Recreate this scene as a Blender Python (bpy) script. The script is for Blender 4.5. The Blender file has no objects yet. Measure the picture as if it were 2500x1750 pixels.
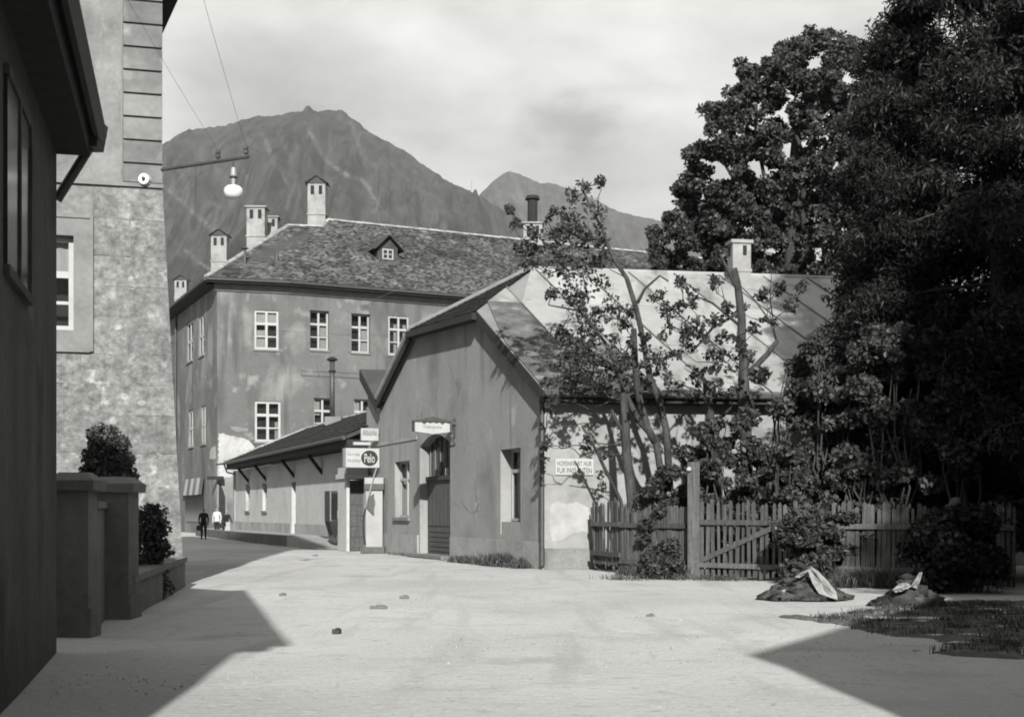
import bpy, math, random
import numpy as np
from mathutils import Vector, Matrix

# ------------------------------------------------------------------ camera, sky, sun, exposure
sc = bpy.context.scene
C = sc.collection
F, CX, HY, EYE = 3200.0, 1250.0, 1250.0, 1.5      # focal length and horizon in photo pixels, eye height in metres
cam = bpy.data.cameras.new('camera'); cam_o = bpy.data.objects.new('camera', cam); C.objects.link(cam_o)
cam_o.location = (0, 0, EYE); cam_o.rotation_euler = (math.radians(90), 0, 0)
cam.sensor_fit = 'HORIZONTAL'; cam.sensor_width = 36.0; cam.lens = 36.0 * F / 2500.0
cam.shift_y = (HY - 875.0) / 2500.0
cam.clip_start = 0.1; cam.clip_end = 60000
sc.camera = cam_o

SUN_T = math.atan(0.065); SUN_E = math.atan(0.51)
sun_to = Vector((math.sin(SUN_T) * math.cos(SUN_E), -math.cos(SUN_T) * math.cos(SUN_E), math.sin(SUN_E)))
sl = bpy.data.lights.new('sun', 'SUN'); sl.energy = 5.0; sl.angle = math.radians(0.8); sl.color = (1.0, 0.985, 0.955)
so = bpy.data.objects.new('sun', sl); C.objects.link(so)
so.rotation_euler = sun_to.to_track_quat('Z', 'Y').to_euler(); so.location = (0, -20, 40)

w = bpy.data.worlds.new('World'); sc.world = w; w.use_nodes = True
nt = w.node_tree; nt.nodes.clear()
def N(t, **k):
    n = nt.nodes.new(t)
    for a, b in k.items(): setattr(n, a, b)
    return n
sky = N('ShaderNodeTexSky', sky_type='NISHITA'); sky.sun_disc = False
sky.sun_elevation = SUN_E; sky.sun_rotation = math.pi - SUN_T; sky.dust_density = 3.0; sky.air_density = 1.0
bw = N('ShaderNodeRGBToBW'); nt.links.new(sky.outputs[0], bw.inputs[0])
tc = N('ShaderNodeTexCoord'); mp = N('ShaderNodeMapping'); mp.inputs['Scale'].default_value = (1.0, 1.0, 2.2)
mp.inputs['Location'].default_value = (0.35, 0.1, 0.4)
nt.links.new(tc.outputs['Generated'], mp.inputs[0])
n1 = N('ShaderNodeTexNoise'); n1.inputs['Scale'].default_value = 3.4; n1.inputs['Detail'].default_value = 6; n1.inputs['Roughness'].default_value = 0.52
nt.links.new(mp.outputs[0], n1.inputs['Vector'])
rmp = N('ShaderNodeValToRGB'); e = rmp.color_ramp.elements
e[0].position = 0.33; e[0].color = (0.0, 0.0, 0.0, 1); e[1].position = 0.60; e[1].color = (1, 1, 1, 1)
nt.links.new(n1.outputs[0], rmp.inputs[0])
veil = N('ShaderNodeMix', data_type='FLOAT')             # thin grey sky against bright cloud
nt.links.new(rmp.outputs[0], veil.inputs[0]); veil.inputs[2].default_value = 2.4; veil.inputs[3].default_value = 5.6
mixs = N('ShaderNodeMath', operation='MULTIPLY_ADD')
def cloud(px, py, rx, ry, amount, src):      # a grey cloud standing in the direction of a photo pixel, ragged by noise
    d = Vector(((px - CX) / F, 1.0, (HY - py) / F)).normalized()
    mpc = N('ShaderNodeMapping'); mpc.inputs['Location'].default_value = (-d.x * F / rx, -d.y * 3, -d.z * F / ry); mpc.inputs['Scale'].default_value = (F / rx, 3, F / ry)
    nt.links.new(tc.outputs['Generated'], mpc.inputs[0])
    n2 = N('ShaderNodeTexNoise'); n2.inputs['Scale'].default_value = 1.6; n2.inputs['Detail'].default_value = 6; nt.links.new(mpc.outputs[0], n2.inputs['Vector'])
    ln = N('ShaderNodeVectorMath', operation='LENGTH'); nt.links.new(mpc.outputs[0], ln.inputs[0])
    ad = N('ShaderNodeMath', operation='MULTIPLY_ADD'); nt.links.new(n2.outputs[0], ad.inputs[0]); ad.inputs[1].default_value = 1.6; nt.links.new(ln.outputs['Value'], ad.inputs[2])
    mr = N('ShaderNodeMapRange', interpolation_type='SMOOTHSTEP'); mr.inputs[1].default_value = 0.9; mr.inputs[2].default_value = 2.1; mr.inputs[3].default_value = amount; mr.inputs[4].default_value = 1.0
    nt.links.new(ad.outputs[0], mr.inputs[0])
    mu = N('ShaderNodeMath', operation='MULTIPLY'); nt.links.new(src, mu.inputs[0]); nt.links.new(mr.outputs[0], mu.inputs[1]); return mu.outputs[0]
sky_v = veil.outputs[0]
for args in ((1400, 300, 130, 70, .66), (1050, 340, 110, 40, .86), (520, 190, 420, 170, .80), (1600, 220, 150, 30, .88)): sky_v = cloud(*args, sky_v)
nt.links.new(bw.outputs[0], mixs.inputs[0]); mixs.inputs[1].default_value = 0.12; nt.links.new(sky_v, mixs.inputs[2])
comb = N('ShaderNodeCombineColor')
m1 = N('ShaderNodeMath', operation='MULTIPLY'); m1.inputs[1].default_value = 0.975
nt.links.new(mixs.outputs[0], comb.inputs[0]); nt.links.new(mixs.outputs[0], comb.inputs[1])
nt.links.new(mixs.outputs[0], m1.inputs[0]); nt.links.new(m1.outputs[0], comb.inputs[2])
bg = N('ShaderNodeBackground'); bg.inputs[1].default_value = 0.08
nt.links.new(comb.outputs[0], bg.inputs[0])
wo = N('ShaderNodeOutputWorld'); nt.links.new(bg.outputs[0], wo.inputs[0])

sc.view_settings.view_transform = 'Standard'; sc.view_settings.look = 'None'
sc.view_settings.gamma = 1.0; sc.view_settings.use_curve_mapping = False
sc.view_settings.exposure = 1.05
sc.render.engine = 'CYCLES'
sc.cycles.use_denoising = True
sc.cycles.max_bounces = 6; sc.cycles.transparent_max_bounces = 12; sc.cycles.volume_bounces = 0
sc.cycles.filter_width = 1.9

rnd = random.Random(7)
rng = np.random.default_rng(7)

# ------------------------------------------------------------------ helpers
def unproject(px, py, Y):
    return Vector(((px - CX) / F * Y, Y, EYE - (py - HY) / F * Y))

BASE = {}
def make_obj(name, me, mat=None, parent=None, loc=None):
    o = bpy.data.objects.new(name, me); C.objects.link(o)
    if mat is not None and me is not None: me.materials.append(mat)
    if parent is not None:
        o.parent = parent
    if loc is not None: o.location = loc
    BASE[o.name] = BASE.get(parent.name, Vector((0, 0, 0))) if parent is not None else Vector((0, 0, 0))
    return o

def tag(o, label, cat, group=None, kind=None):
    if label: o['label'] = label
    if cat: o['category'] = cat
    if group: o['group'] = group
    if kind: o['kind'] = kind
    return o

def thing(name, loc, label, cat, group=None):
    o = bpy.data.objects.new(name, None); C.objects.link(o); o.location = loc; o.empty_display_size = 0.3
    BASE[o.name] = Vector(loc)
    return tag(o, label, cat, group)

def structure(o, label=None, cat=None):
    o['kind'] = 'structure'
    if label: o['label'] = label
    if cat: o['category'] = cat
    return o

class MB:
    """collects shapes in world coordinates; build() links them as one mesh object"""
    def __init__(s): s.v = []; s.f = []
    def poly(s, pts):
        k = len(s.v); s.v += [tuple(p) for p in pts]; s.f.append(tuple(range(k, k + len(pts)))); return s
    def hexa(s, p):      # 8 points: bottom ring 0-3, top ring 4-7
        k = len(s.v); s.v += [tuple(q) for q in p]
        for f in ((3, 2, 1, 0), (4, 5, 6, 7), (0, 1, 5, 4), (1, 2, 6, 5), (2, 3, 7, 6), (3, 0, 4, 7)):
            s.f.append(tuple(k + i for i in f))
        return s
    def box(s, x0, x1, y0, y1, z0, z1):
        return s.hexa([(x0, y0, z0), (x1, y0, z0), (x1, y1, z0), (x0, y1, z0), (x0, y0, z1), (x1, y0, z1), (x1, y1, z1), (x0, y1, z1)])
    def obox(s, c, d, L, W, z0, z1):   # oriented: centre xy, unit dir, length, width
        d = Vector((d[0], d[1])); n = Vector((-d.y, d.x)); c = Vector((c[0], c[1]))
        r = [c - d * L / 2 - n * W / 2, c + d * L / 2 - n * W / 2, c + d * L / 2 + n * W / 2, c - d * L / 2 + n * W / 2]
        return s.hexa([(q.x, q.y, z0) for q in r] + [(q.x, q.y, z1) for q in r])
    def slab(s, pts, n, t):            # a polygon thickened by t against n
        n = Vector(n).normalized(); k = len(s.v); m = len(pts)
        s.v += [tuple(Vector(p)) for p in pts] + [tuple(Vector(p) - n * t) for p in pts]
        s.f.append(tuple(range(k, k + m))); s.f.append(tuple(range(k + 2 * m - 1, k + m - 1, -1)))
        for i in range(m):
            j = (i + 1) % m; s.f.append((k + j, k + i, k + m + i, k + m + j))
        return s
    def tube(s, pts, rad, sides=8, cap=True):
        pts = [Vector(p) for p in pts]
        if not hasattr(rad, '__len__'): rad = [rad] * len(pts)
        k = len(s.v); up = Vector((0.13, 0.31, 1)).normalized()
        for i, p in enumerate(pts):
            t = (pts[min(i + 1, len(pts) - 1)] - pts[max(i - 1, 0)]).normalized()
            a = t.cross(up)
            if a.length < 0.05: a = t.cross(Vector((1, 0, 0)))
            a.normalize(); b = t.cross(a)
            for q in range(sides):
                th = 2 * math.pi * q / sides
                s.v.append(tuple(p + (a * math.cos(th) + b * math.sin(th)) * rad[i]))
        for i in range(len(pts) - 1):
            for q in range(sides):
                r = (q + 1) % sides
                s.f.append((k + i * sides + q, k + i * sides + r, k + (i + 1) * sides + r, k + (i + 1) * sides + q))
        if cap:
            s.f.append(tuple(k + q for q in range(sides - 1, -1, -1)))
            s.f.append(tuple(k + (len(pts) - 1) * sides + q for q in range(sides)))
        return s
    def lathe(s, c, prof, sides=16):   # prof: (r,z)
        c = Vector(c); k = len(s.v)
        for r, z in prof:
            for q in range(sides):
                th = 2 * math.pi * q / sides
                s.v.append((c.x + r * math.cos(th), c.y + r * math.sin(th), c.z + z))
        for i in range(len(prof) - 1):
            for q in range(sides):
                r = (q + 1) % sides
                s.f.append((k + i * sides + q, k + i * sides + r, k + (i + 1) * sides + r, k + (i + 1) * sides + q))
        s.f.append(tuple(k + q for q in range(sides - 1, -1, -1)))
        s.f.append(tuple(k + (len(prof) - 1) * sides + q for q in range(sides)))
        return s
    def build(s, name, mat=None, parent=None, smooth=False):
        b = BASE.get(parent.name, Vector((0, 0, 0))) if parent is not None else Vector((0, 0, 0))
        me = bpy.data.meshes.new(name)
        me.from_pydata([(x - b.x, y - b.y, z - b.z) for x, y, z in s.v], [], s.f); me.update()
        if smooth:
            me.polygons.foreach_set('use_smooth', [True] * len(me.polygons))
        return make_obj(name, me, mat, parent)

def np_mesh(name, verts, quads, mat, parent=None, smooth=False):
    b = BASE.get(parent.name, Vector((0, 0, 0))) if parent is not None else Vector((0, 0, 0))
    verts = np.asarray(verts, dtype=np.float32) - np.array(b, dtype=np.float32)
    quads = np.asarray(quads, dtype=np.int32)
    me = bpy.data.meshes.new(name)
    n, k = quads.shape
    me.vertices.add(len(verts)); me.vertices.foreach_set('co', verts.ravel())
    me.loops.add(n * k); me.loops.foreach_set('vertex_index', quads.ravel())
    me.polygons.add(n); me.polygons.foreach_set('loop_start', np.arange(0, n * k, k, dtype=np.int32))
    me.polygons.foreach_set('loop_total', np.full(n, k, dtype=np.int32))
    if smooth: me.polygons.foreach_set('use_smooth', np.ones(n, dtype=bool))
    me.update(calc_edges=True); me.validate()
    return make_obj(name, me, mat, parent)

class Frame:
    """upright plane: P0 on the ground, unit direction d along it, outward normal n"""
    def __init__(s, p0, d, toward=(0, 0)):
        s.p = Vector(p0[:2]); s.d = Vector(d).normalized(); n = Vector((s.d.y, -s.d.x))
        if n.dot(Vector(toward) - s.p) < 0: n = -n
        s.n = n
    def pt(s, u, wd, z):
        q = s.p + s.d * u + s.n * wd; return Vector((q.x, q.y, z))
    def u_at(s, px, wd=0.0):
        k = (px - CX) / F; p = s.p + s.n * wd
        return (k * p.y - p.x) / (s.d.x - k * s.d.y)
    def hit(s, px, py, wd=0.0):
        u = s.u_at(px, wd); Y = s.pt(u, wd, 0).y
        return u, EYE - (py - HY) / F * Y
    def fbox(s, mb, u0, u1, w0, w1, z0, z1):
        r = [s.pt(u0, w0, 0), s.pt(u1, w0, 0), s.pt(u1, w1, 0), s.pt(u0, w1, 0)]
        return mb.hexa([(q.x, q.y, z0) for q in r] + [(q.x, q.y, z1) for q in r])
    def wall(s, mb, u0, u1, z0, z1, holes=(), depth=0.4, top=None, thick=0.45):
        """front skin with real openings and reveals, plus a back skin"""
        us = sorted({u0, u1, *[h[0] for h in holes], *[h[1] for h in holes]})
        zs = sorted({z0, z1, *[h[2] for h in holes], *[h[3] for h in holes]})
        for i in range(len(us) - 1):
            for j in range(len(zs) - 1):
                um, zm = (us[i] + us[i + 1]) / 2, (zs[j] + zs[j + 1]) / 2
                if any(h[0] < um < h[1] and h[2] < zm < h[3] for h in holes): continue
                for wd in (0, -thick):
                    mb.poly([s.pt(us[i], wd, zs[j]), s.pt(us[i + 1], wd, zs[j]), s.pt(us[i + 1], wd, zs[j + 1]), s.pt(us[i], wd, zs[j + 1])])
        for a, b, c, d_ in holes:
            q = [(a, c), (b, c), (b, d_), (a, d_)]
            for k in range(4):
                m, n_ = q[k], q[(k + 1) % 4]
                mb.poly([s.pt(m[0], 0, m[1]), s.pt(n_[0], 0, n_[1]), s.pt(n_[0], -thick, n_[1]), s.pt(m[0], -thick, m[1])])
        for uu in (u0, u1):
            mb.poly([s.pt(uu, 0, z0), s.pt(uu, -thick, z0), s.pt(uu, -thick, z1), s.pt(uu, 0, z1)])
        if top:
            for wd in (0, -thick): mb.poly([s.pt(a, wd, b) for a, b in top])
        return mb

# ------------------------------------------------------------------ materials (a grey world: the place seen in monochrome)
ALB = 0.78
def grey(v):
    v = v * ALB
    return (v, v * 1.004, v * 0.982, 1.0)

def mat_base(name):
    m = bpy.data.materials.new(name); m.use_nodes = True
    t = m.node_tree; t.nodes.clear()
    o = t.nodes.new('ShaderNodeOutputMaterial'); p = t.nodes.new('ShaderNodeBsdfPrincipled')
    t.links.new(p.outputs[0], o.inputs[0])
    return m, t, p

def surf(name, lo, hi, scale=1.0, detail=6, rough=0.85, bump=0.0, bscale=20.0, stretch=(1, 1, 1), grain=0.15, gscale=30.0, spec=0.25,
         blot=None, island=0.0, objrand=0.0, bdist=0.02, metallic=0.0, lo_pos=0.3, hi_pos=0.7, distort=0.0, crack=None):
    """noise between two greys, with finer grain, optional second blotch layer (value, scale, from, to) and per-piece variation"""
    m, t, p = mat_base(name); L = t.links.new
    g = t.nodes.new('ShaderNodeNewGeometry')
    mpn = t.nodes.new('ShaderNodeMapping'); mpn.inputs['Scale'].default_value = stretch
    L(g.outputs['Position'], mpn.inputs[0])
    n = t.nodes.new('ShaderNodeTexNoise'); n.inputs['Scale'].default_value = scale; n.inputs['Detail'].default_value = detail
    n.inputs['Roughness'].default_value = 0.6; n.inputs['Distortion'].default_value = distort
    L(mpn.outputs[0], n.inputs['Vector'])
    r = t.nodes.new('ShaderNodeValToRGB'); e = r.color_ramp.elements
    e[0].position = lo_pos; e[0].color = grey(lo); e[1].position = hi_pos; e[1].color = grey(hi)
    L(n.outputs[0], r.inputs[0]); col = r.outputs[0]
    if blot:
        for bv, bs, b0, b1, *bst in (blot if isinstance(blot, list) else [blot]):
            n2 = t.nodes.new('ShaderNodeTexNoise'); n2.inputs['Scale'].default_value = bs; n2.inputs['Detail'].default_value = 5
            mp2 = t.nodes.new('ShaderNodeMapping'); mp2.inputs['Location'].default_value = (bs * 7.1, 3.3, bv * 31)
            if bst: mp2.inputs['Scale'].default_value = bst[0]
            L(g.outputs['Position'], mp2.inputs[0]); L(mp2.outputs[0], n2.inputs['Vector'])
            mr = t.nodes.new('ShaderNodeMapRange'); mr.inputs[1].default_value = b0; mr.inputs[2].default_value = b1
            L(n2.outputs[0], mr.inputs[0])
            mx = t.nodes.new('ShaderNodeMix'); mx.data_type = 'RGBA'; L(mr.outputs[0], mx.inputs[0]); L(col, mx.inputs[6]); mx.inputs[7].default_value = grey(bv)
            col = mx.outputs[2]
    if crack:                      # hairline cracks, broken off by noise: (cell scale, width, value)
        cs, cw, cv = crack
        nd = t.nodes.new('ShaderNodeTexNoise'); nd.inputs['Scale'].default_value = cs * 5; nd.inputs['Detail'].default_value = 4; L(g.outputs['Position'], nd.inputs['Vector'])
        wob = t.nodes.new('ShaderNodeVectorMath'); wob.operation = 'MULTIPLY_ADD'; L(nd.outputs['Color'], wob.inputs[0]); wob.inputs[1].default_value = (.35 / cs,) * 3; L(g.outputs['Position'], wob.inputs[2])
        vo_ = t.nodes.new('ShaderNodeTexVoronoi'); vo_.feature = 'DISTANCE_TO_EDGE'; vo_.inputs['Scale'].default_value = cs; L(wob.outputs[0], vo_.inputs['Vector'])
        mrc = t.nodes.new('ShaderNodeMapRange'); mrc.inputs[1].default_value = cw * .3; mrc.inputs[2].default_value = cw; mrc.inputs[3].default_value = 1; mrc.inputs[4].default_value = 0; L(vo_.outputs['Distance'], mrc.inputs[0])
        nm = t.nodes.new('ShaderNodeTexNoise'); nm.inputs['Scale'].default_value = cs * 1.3; L(g.outputs['Position'], nm.inputs['Vector'])
        mrm = t.nodes.new('ShaderNodeMapRange'); mrm.inputs[1].default_value = .5; mrm.inputs[2].default_value = .6; L(nm.outputs[0], mrm.inputs[0])
        mm_ = t.nodes.new('ShaderNodeMath'); mm_.operation = 'MULTIPLY'; L(mrc.outputs[0], mm_.inputs[0]); L(mrm.outputs[0], mm_.inputs[1])
        mxc = t.nodes.new('ShaderNodeMix'); mxc.data_type = 'RGBA'; L(mm_.outputs[0], mxc.inputs[0]); L(col, mxc.inputs[6]); mxc.inputs[7].default_value = grey(cv); col = mxc.outputs[2]
    if grain or island or objrand:
        val = None
        if grain:
            n3 = t.nodes.new('ShaderNodeTexNoise'); n3.inputs['Scale'].default_value = gscale; n3.inputs['Detail'].default_value = 4
            L(g.outputs['Position'], n3.inputs['Vector'])
            mr = t.nodes.new('ShaderNodeMapRange'); mr.inputs[1].default_value = 0.25; mr.inputs[2].default_value = 0.75
            mr.inputs[3].default_value = 1 - grain; mr.inputs[4].default_value = 1 + grain
            L(n3.outputs[0], mr.inputs[0]); val = mr.outputs[0]
        for amt, kind in ((island, 'i'), (objrand, 'o')):
            if not amt: continue
            src = g.outputs['Random Per Island'] if kind == 'i' else t.nodes.new('ShaderNodeObjectInfo').outputs['Random']
            mr = t.nodes.new('ShaderNodeMapRange'); mr.inputs[3].default_value = 1 - amt; mr.inputs[4].default_value = 1 + amt
            L(src, mr.inputs[0])
            if val is None: val = mr.outputs[0]
            else:
                mu = t.nodes.new('ShaderNodeMath'); mu.operation = 'MULTIPLY'; L(val, mu.inputs[0]); L(mr.outputs[0], mu.inputs[1]); val = mu.outputs[0]
        vm = t.nodes.new('ShaderNodeVectorMath'); vm.operation = 'SCALE'; L(col, vm.inputs[0]); L(val, vm.inputs['Scale']); col = vm.outputs[0]
    L(col, p.inputs['Base Color'])
    p.inputs['Roughness'].default_value = rough; p.inputs['Specular IOR Level'].default_value = spec; p.inputs['Metallic'].default_value = metallic
    if bump:
        nb = t.nodes.new('ShaderNodeTexNoise'); nb.inputs['Scale'].default_value = bscale; nb.inputs['Detail'].default_value = 5
        L(mpn.outputs[0], nb.inputs['Vector'])
        b = t.nodes.new('ShaderNodeBump'); b.inputs['Strength'].default_value = bump; b.inputs['Distance'].default_value = bdist
        L(nb.outputs[0], b.inputs['Height']); L(b.outputs[0], p.inputs['Normal'])
    return m

def leafmat(name, lo, hi, trans=0.25, spec=0.22):
    m, t, p = mat_base(name); L = t.links.new
    g = t.nodes.new('ShaderNodeNewGeometry')
    r = t.nodes.new('ShaderNodeValToRGB'); e = r.color_ramp.elements
    e[0].color = grey(lo); e[1].color = grey(hi)
    L(g.outputs['Random Per Island'], r.inputs[0]); L(r.outputs[0], p.inputs['Base Color'])
    p.inputs['Roughness'].default_value = 0.5; p.inputs['Specular IOR Level'].default_value = spec
    tr = t.nodes.new('ShaderNodeBsdfTranslucent'); L(r.outputs[0], tr.inputs[0])
    mx = t.nodes.new('ShaderNodeMixShader'); mx.inputs[0].default_value = trans
    L(p.outputs[0], mx.inputs[1]); L(tr.outputs[0], mx.inputs[2])
    o = [n for n in t.nodes if n.type == 'OUTPUT_MATERIAL'][0]; L(mx.outputs[0], o.inputs[0])
    return m

M = {}
M['ground'] = surf('dusty_ground', 0.36, 0.43, 0.35, rough=0.95, bump=0.5, bscale=7, grain=0.15, gscale=26, blot=[(0.29, 0.8, 0.55, 0.75), (0.27, 3.0, 0.60, 0.78), (0.30, 0.12, 0.5, 0.75), (0.30, 0.9, 0.56, 0.74, (2.2, .22, 1)), (0.23, 9.0, 0.63, 0.73), (0.42, 6.0, 0.62, 0.74)], bdist=0.03)
M['gravel'] = surf('gravel', 0.2, 0.36, 9, rough=0.95, island=0.4, grain=0.1)
M['stonewall'] = surf('rubble_stone', 0.085, 0.215, 5.0, rough=0.95, bump=0.9, bscale=9, grain=0.25, gscale=13, blot=[(0.28, 3.4, 0.58, 0.68), (0.11, 1.3, 0.58, 0.75), (0.125, 2.2, 0.6, 0.75)], objrand=0.17, bdist=0.05)
M['mortar'] = surf('lime_mortar', 0.12, 0.20, 5.0, rough=0.95, bump=0.6, bscale=14, grain=0.2, gscale=9, bdist=0.03)
M['oldplaster'] = surf('weathered_plaster', 0.115, 0.20, 1.1, rough=0.95, bump=0.4, bscale=9, grain=0.12, gscale=12, blot=[(0.095, 0.9, 0.57, 0.75, (1, 1, .5)), (0.24, 1.7, 0.6, 0.72, (1.5, 1.5, .6))], bdist=0.02)
M['quoin'] = surf('quoin_stone', 0.10, 0.17, 1.2, rough=0.95, bump=0.3, bscale=10, grain=0.12, gscale=8, blot=[(0.22, 1.9, 0.58, 0.74)], objrand=0.22)
M['trim'] = surf('stone_trim', 0.13, 0.185, 1.5, rough=0.9, bump=0.2, bscale=12, grain=0.1, gscale=10)
M['gable'] = surf('grey_lime_plaster', 0.205, 0.265, 0.45, rough=0.95, bump=0.25, bscale=8, grain=0.07, gscale=7, blot=[(0.15, 0.5, 0.54, 0.74, (1, 1, .8)), (0.31, 0.9, 0.62, 0.74), (0.16, 0.8, 0.57, 0.72, (2.5, 2.5, .3))], bdist=0.02, crack=(.33, .012, .15))
M['plinth'] = surf('damp_plinth', 0.21, 0.30, 0.8, rough=0.95, bump=0.5, bscale=10, grain=0.15, gscale=10, blot=[(0.13, 0.9, 0.54, 0.7, (1, 1, .6))])
M['plinth2'] = surf('grey_plinth', 0.13, 0.2, 0.8, rough=0.95, bump=0.5, bscale=10, grain=0.15, gscale=10, blot=[(0.09, 0.9, 0.54, 0.7, (1, 1, .6))])
M['housewall'] = surf('blotched_plaster', 0.085, 0.13, 0.22, rough=0.95, crack=(.13, .010, .075), grain=0.06, gscale=3, blot=[(0.185, 0.30, 0.53, 0.65), (0.066, 0.45, 0.56, 0.70, (1.2, 1.2, .35)), (0.18, 0.9, 0.60, 0.70), (0.07, 0.6, 0.56, 0.7, (2.5, 2.5, .2))])
M['patch'] = surf('fresh_lime', 0.25, 0.36, 0.8, rough=0.95, grain=0.12, gscale=4, blot=(0.17, 1.0, 0.6, 0.75))
M['annexwall'] = surf('pale_plaster', 0.33, 0.41, 0.5, rough=0.95, grain=0.08, gscale=5, blot=(0.25, 0.6, 0.58, 0.78))
M['frontwall'] = surf('pale_front_plaster', 0.18, 0.255, 0.6, rough=0.95, bump=0.3, bscale=8, grain=0.12, gscale=6, blot=[(0.10, 0.8, 0.55, 0.75), (0.25, 0.7, 0.6, 0.72)])
M['white'] = surf('white_paint', 0.27, 0.33, 2, rough=0.6, grain=0.05, gscale=9)
M['white2'] = surf('sign_white', 0.30, 0.345, 3, rough=0.5, grain=0.04, gscale=14)
M['black'] = surf('black_paint', 0.015, 0.025, 3, rough=0.5)
M['iron'] = surf('dark_iron', 0.03, 0.05, 6, rough=0.55, spec=0.4)
M['darkwood'] = surf('dark_timber', 0.025, 0.05, 2, rough=0.85, stretch=(8, 8, .6), grain=0.2, gscale=12)
M['fascia'] = surf('eave_boards', 0.016, 0.03, 1.5, rough=0.9, stretch=(3, 3, 3), grain=0.2, gscale=6)
M['doorwood'] = surf('door_timber', 0.045, 0.085, 2.0, rough=0.75, stretch=(9, 9, .5), grain=0.2, gscale=10)
M['fencewood'] = surf('fence_timber', 0.045, 0.10, 2.0, rough=0.9, stretch=(10, 10, .7), grain=0.2, gscale=12, objrand=0.30)  # darkened throughout to stand in for shade on the fence
M['tile'] = surf('mottled_roof_tile', 0.028, 0.08, 0.5, rough=0.9, island=0.7, grain=0.1, gscale=3, blot=[(0.10, 0.9, 0.56, 0.68), (0.024, 0.35, 0.56, 0.7)])
M['tile2'] = surf('dark_roof_tile', 0.03, 0.055, 0.7, rough=0.9, island=0.4, grain=0.1, gscale=4)
M['ridge'] = surf('mortared_ridge', 0.20, 0.30, 1.5, rough=0.9, objrand=0.25, grain=0.1)
M['metalroof'] = surf('pale_sheet_roof', 0.22, 0.31, 0.5, rough=0.6, grain=0.05, gscale=4, spec=0.4, blot=[(0.12, 0.5, 0.54, 0.72, (3, .6, .6)), (0.15, 1.5, 0.58, 0.74)], objrand=0.14)
M['darkroof'] = surf('dark_mottled_panel', 0.05, 0.13, 1.6, rough=0.9, grain=0.2, gscale=6, blot=[(0.19, 1.5, 0.58, 0.7, (1, 1, 3)), (0.035, 0.9, 0.55, 0.7)], island=0.3)  # darker mottled tone for the lower panels by the verge
M['seam'] = surf('sheet_seam', 0.11, 0.16, 1.0, rough=0.7, grain=0.1)
M['chimney'] = surf('whitewashed_chimney', 0.19, 0.27, 0.9, rough=0.95, grain=0.12, gscale=4, blot=(0.12, 1.0, 0.58, 0.75))
M['soot'] = surf('soot', 0.014, 0.022, 2, rough=0.9)  # also on the plates that stand in for unlit flue holes
M['interior'] = surf('dark_room', 0.018, 0.028, 2, rough=0.9)  # near-black colour stands in for unlit rooms and the archway
M['curtain'] = surf('white_curtain', 0.28, 0.36, 3, rough=0.9, stretch=(12, 12, .8), grain=0.1)
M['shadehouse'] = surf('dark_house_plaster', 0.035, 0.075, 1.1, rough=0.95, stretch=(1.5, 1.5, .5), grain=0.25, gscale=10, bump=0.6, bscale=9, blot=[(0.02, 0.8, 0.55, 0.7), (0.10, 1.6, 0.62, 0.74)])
M['pier'] = surf('garden_pier_plaster', 0.11, 0.19, 1.2, rough=0.95, bump=0.4, bscale=9, grain=0.15, gscale=9)
M['coping'] = surf('garden_coping', 0.13, 0.19, 1.5, rough=0.95, bump=0.4, bscale=12, grain=0.15, gscale=10)
M['kerb'] = surf('terrace_stone', 0.07, 0.11, 0.9, rough=0.95, grain=0.15, gscale=6, bump=0.3)  # dark tone holds the shade of the terrace face; pump base shares it
M['pave'] = surf('terrace_top', 0.20, 0.28, 0.9, rough=0.95, grain=0.1, gscale=6)
M['bark'] = surf('bark', 0.014, 0.06, 7, rough=0.95, bump=0.8, bscale=14, stretch=(1, 1, .3), grain=0.25, gscale=14)
M['bark2'] = surf('dark_bark', 0.02, 0.045, 5, rough=0.95, bump=0.8, bscale=14, stretch=(1, 1, .3), grain=0.2)
M['leaf'] = leafmat('orchard_leaf', 0.016, 0.07, 0.2)
M['leafbig'] = leafmat('broad_crown_leaf', 0.022, 0.07, 0.15)
M['leafdark'] = leafmat('conifer_needle', 0.009, 0.024, 0.05, .12)  # darkened in place of the deep shade over the right-hand trees
M['leafshrub'] = leafmat('shrub_leaf', 0.02, 0.07, 0.15)
M['leafbush'] = leafmat('bush_leaf', 0.03, 0.09, 0.15)
M['grass'] = leafmat('weed_blade', 0.03, 0.10, 0.2)
M['globe'] = surf('opal_glass', 0.55, 0.6, 2, rough=0.25, spec=0.5, grain=0)
M['skin'] = surf('skin', 0.16, 0.2, 3, rough=0.6)
M['suit'] = surf('dark_cloth', 0.010, 0.02, 5, rough=0.9)
M['shirt'] = surf('white_cloth', 0.34, 0.4, 5, rough=0.9)
M['apron'] = surf('pale_apron', 0.26, 0.32, 5, rough=0.9)
M['heap'] = surf('dark_rubble', 0.02, 0.06, 6, rough=0.95, grain=0.3, gscale=18, island=0.5)
M['slab'] = surf('lime_slab', 0.18, 0.26, 5, rough=0.9, grain=0.2, gscale=14)
M['plank'] = surf('old_plank', 0.09, 0.15, 4, rough=0.9, grain=0.2)
M['enamel'] = surf('pump_enamel', 0.21, 0.27, 1.5, rough=0.4, spec=0.5, grain=0.05, blot=(0.2, 2.0, 0.6, 0.8))
M['glassdark'] = surf('showcase_glass', 0.015, 0.025, 2, rough=0.12, spec=0.6, grain=0)

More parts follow.
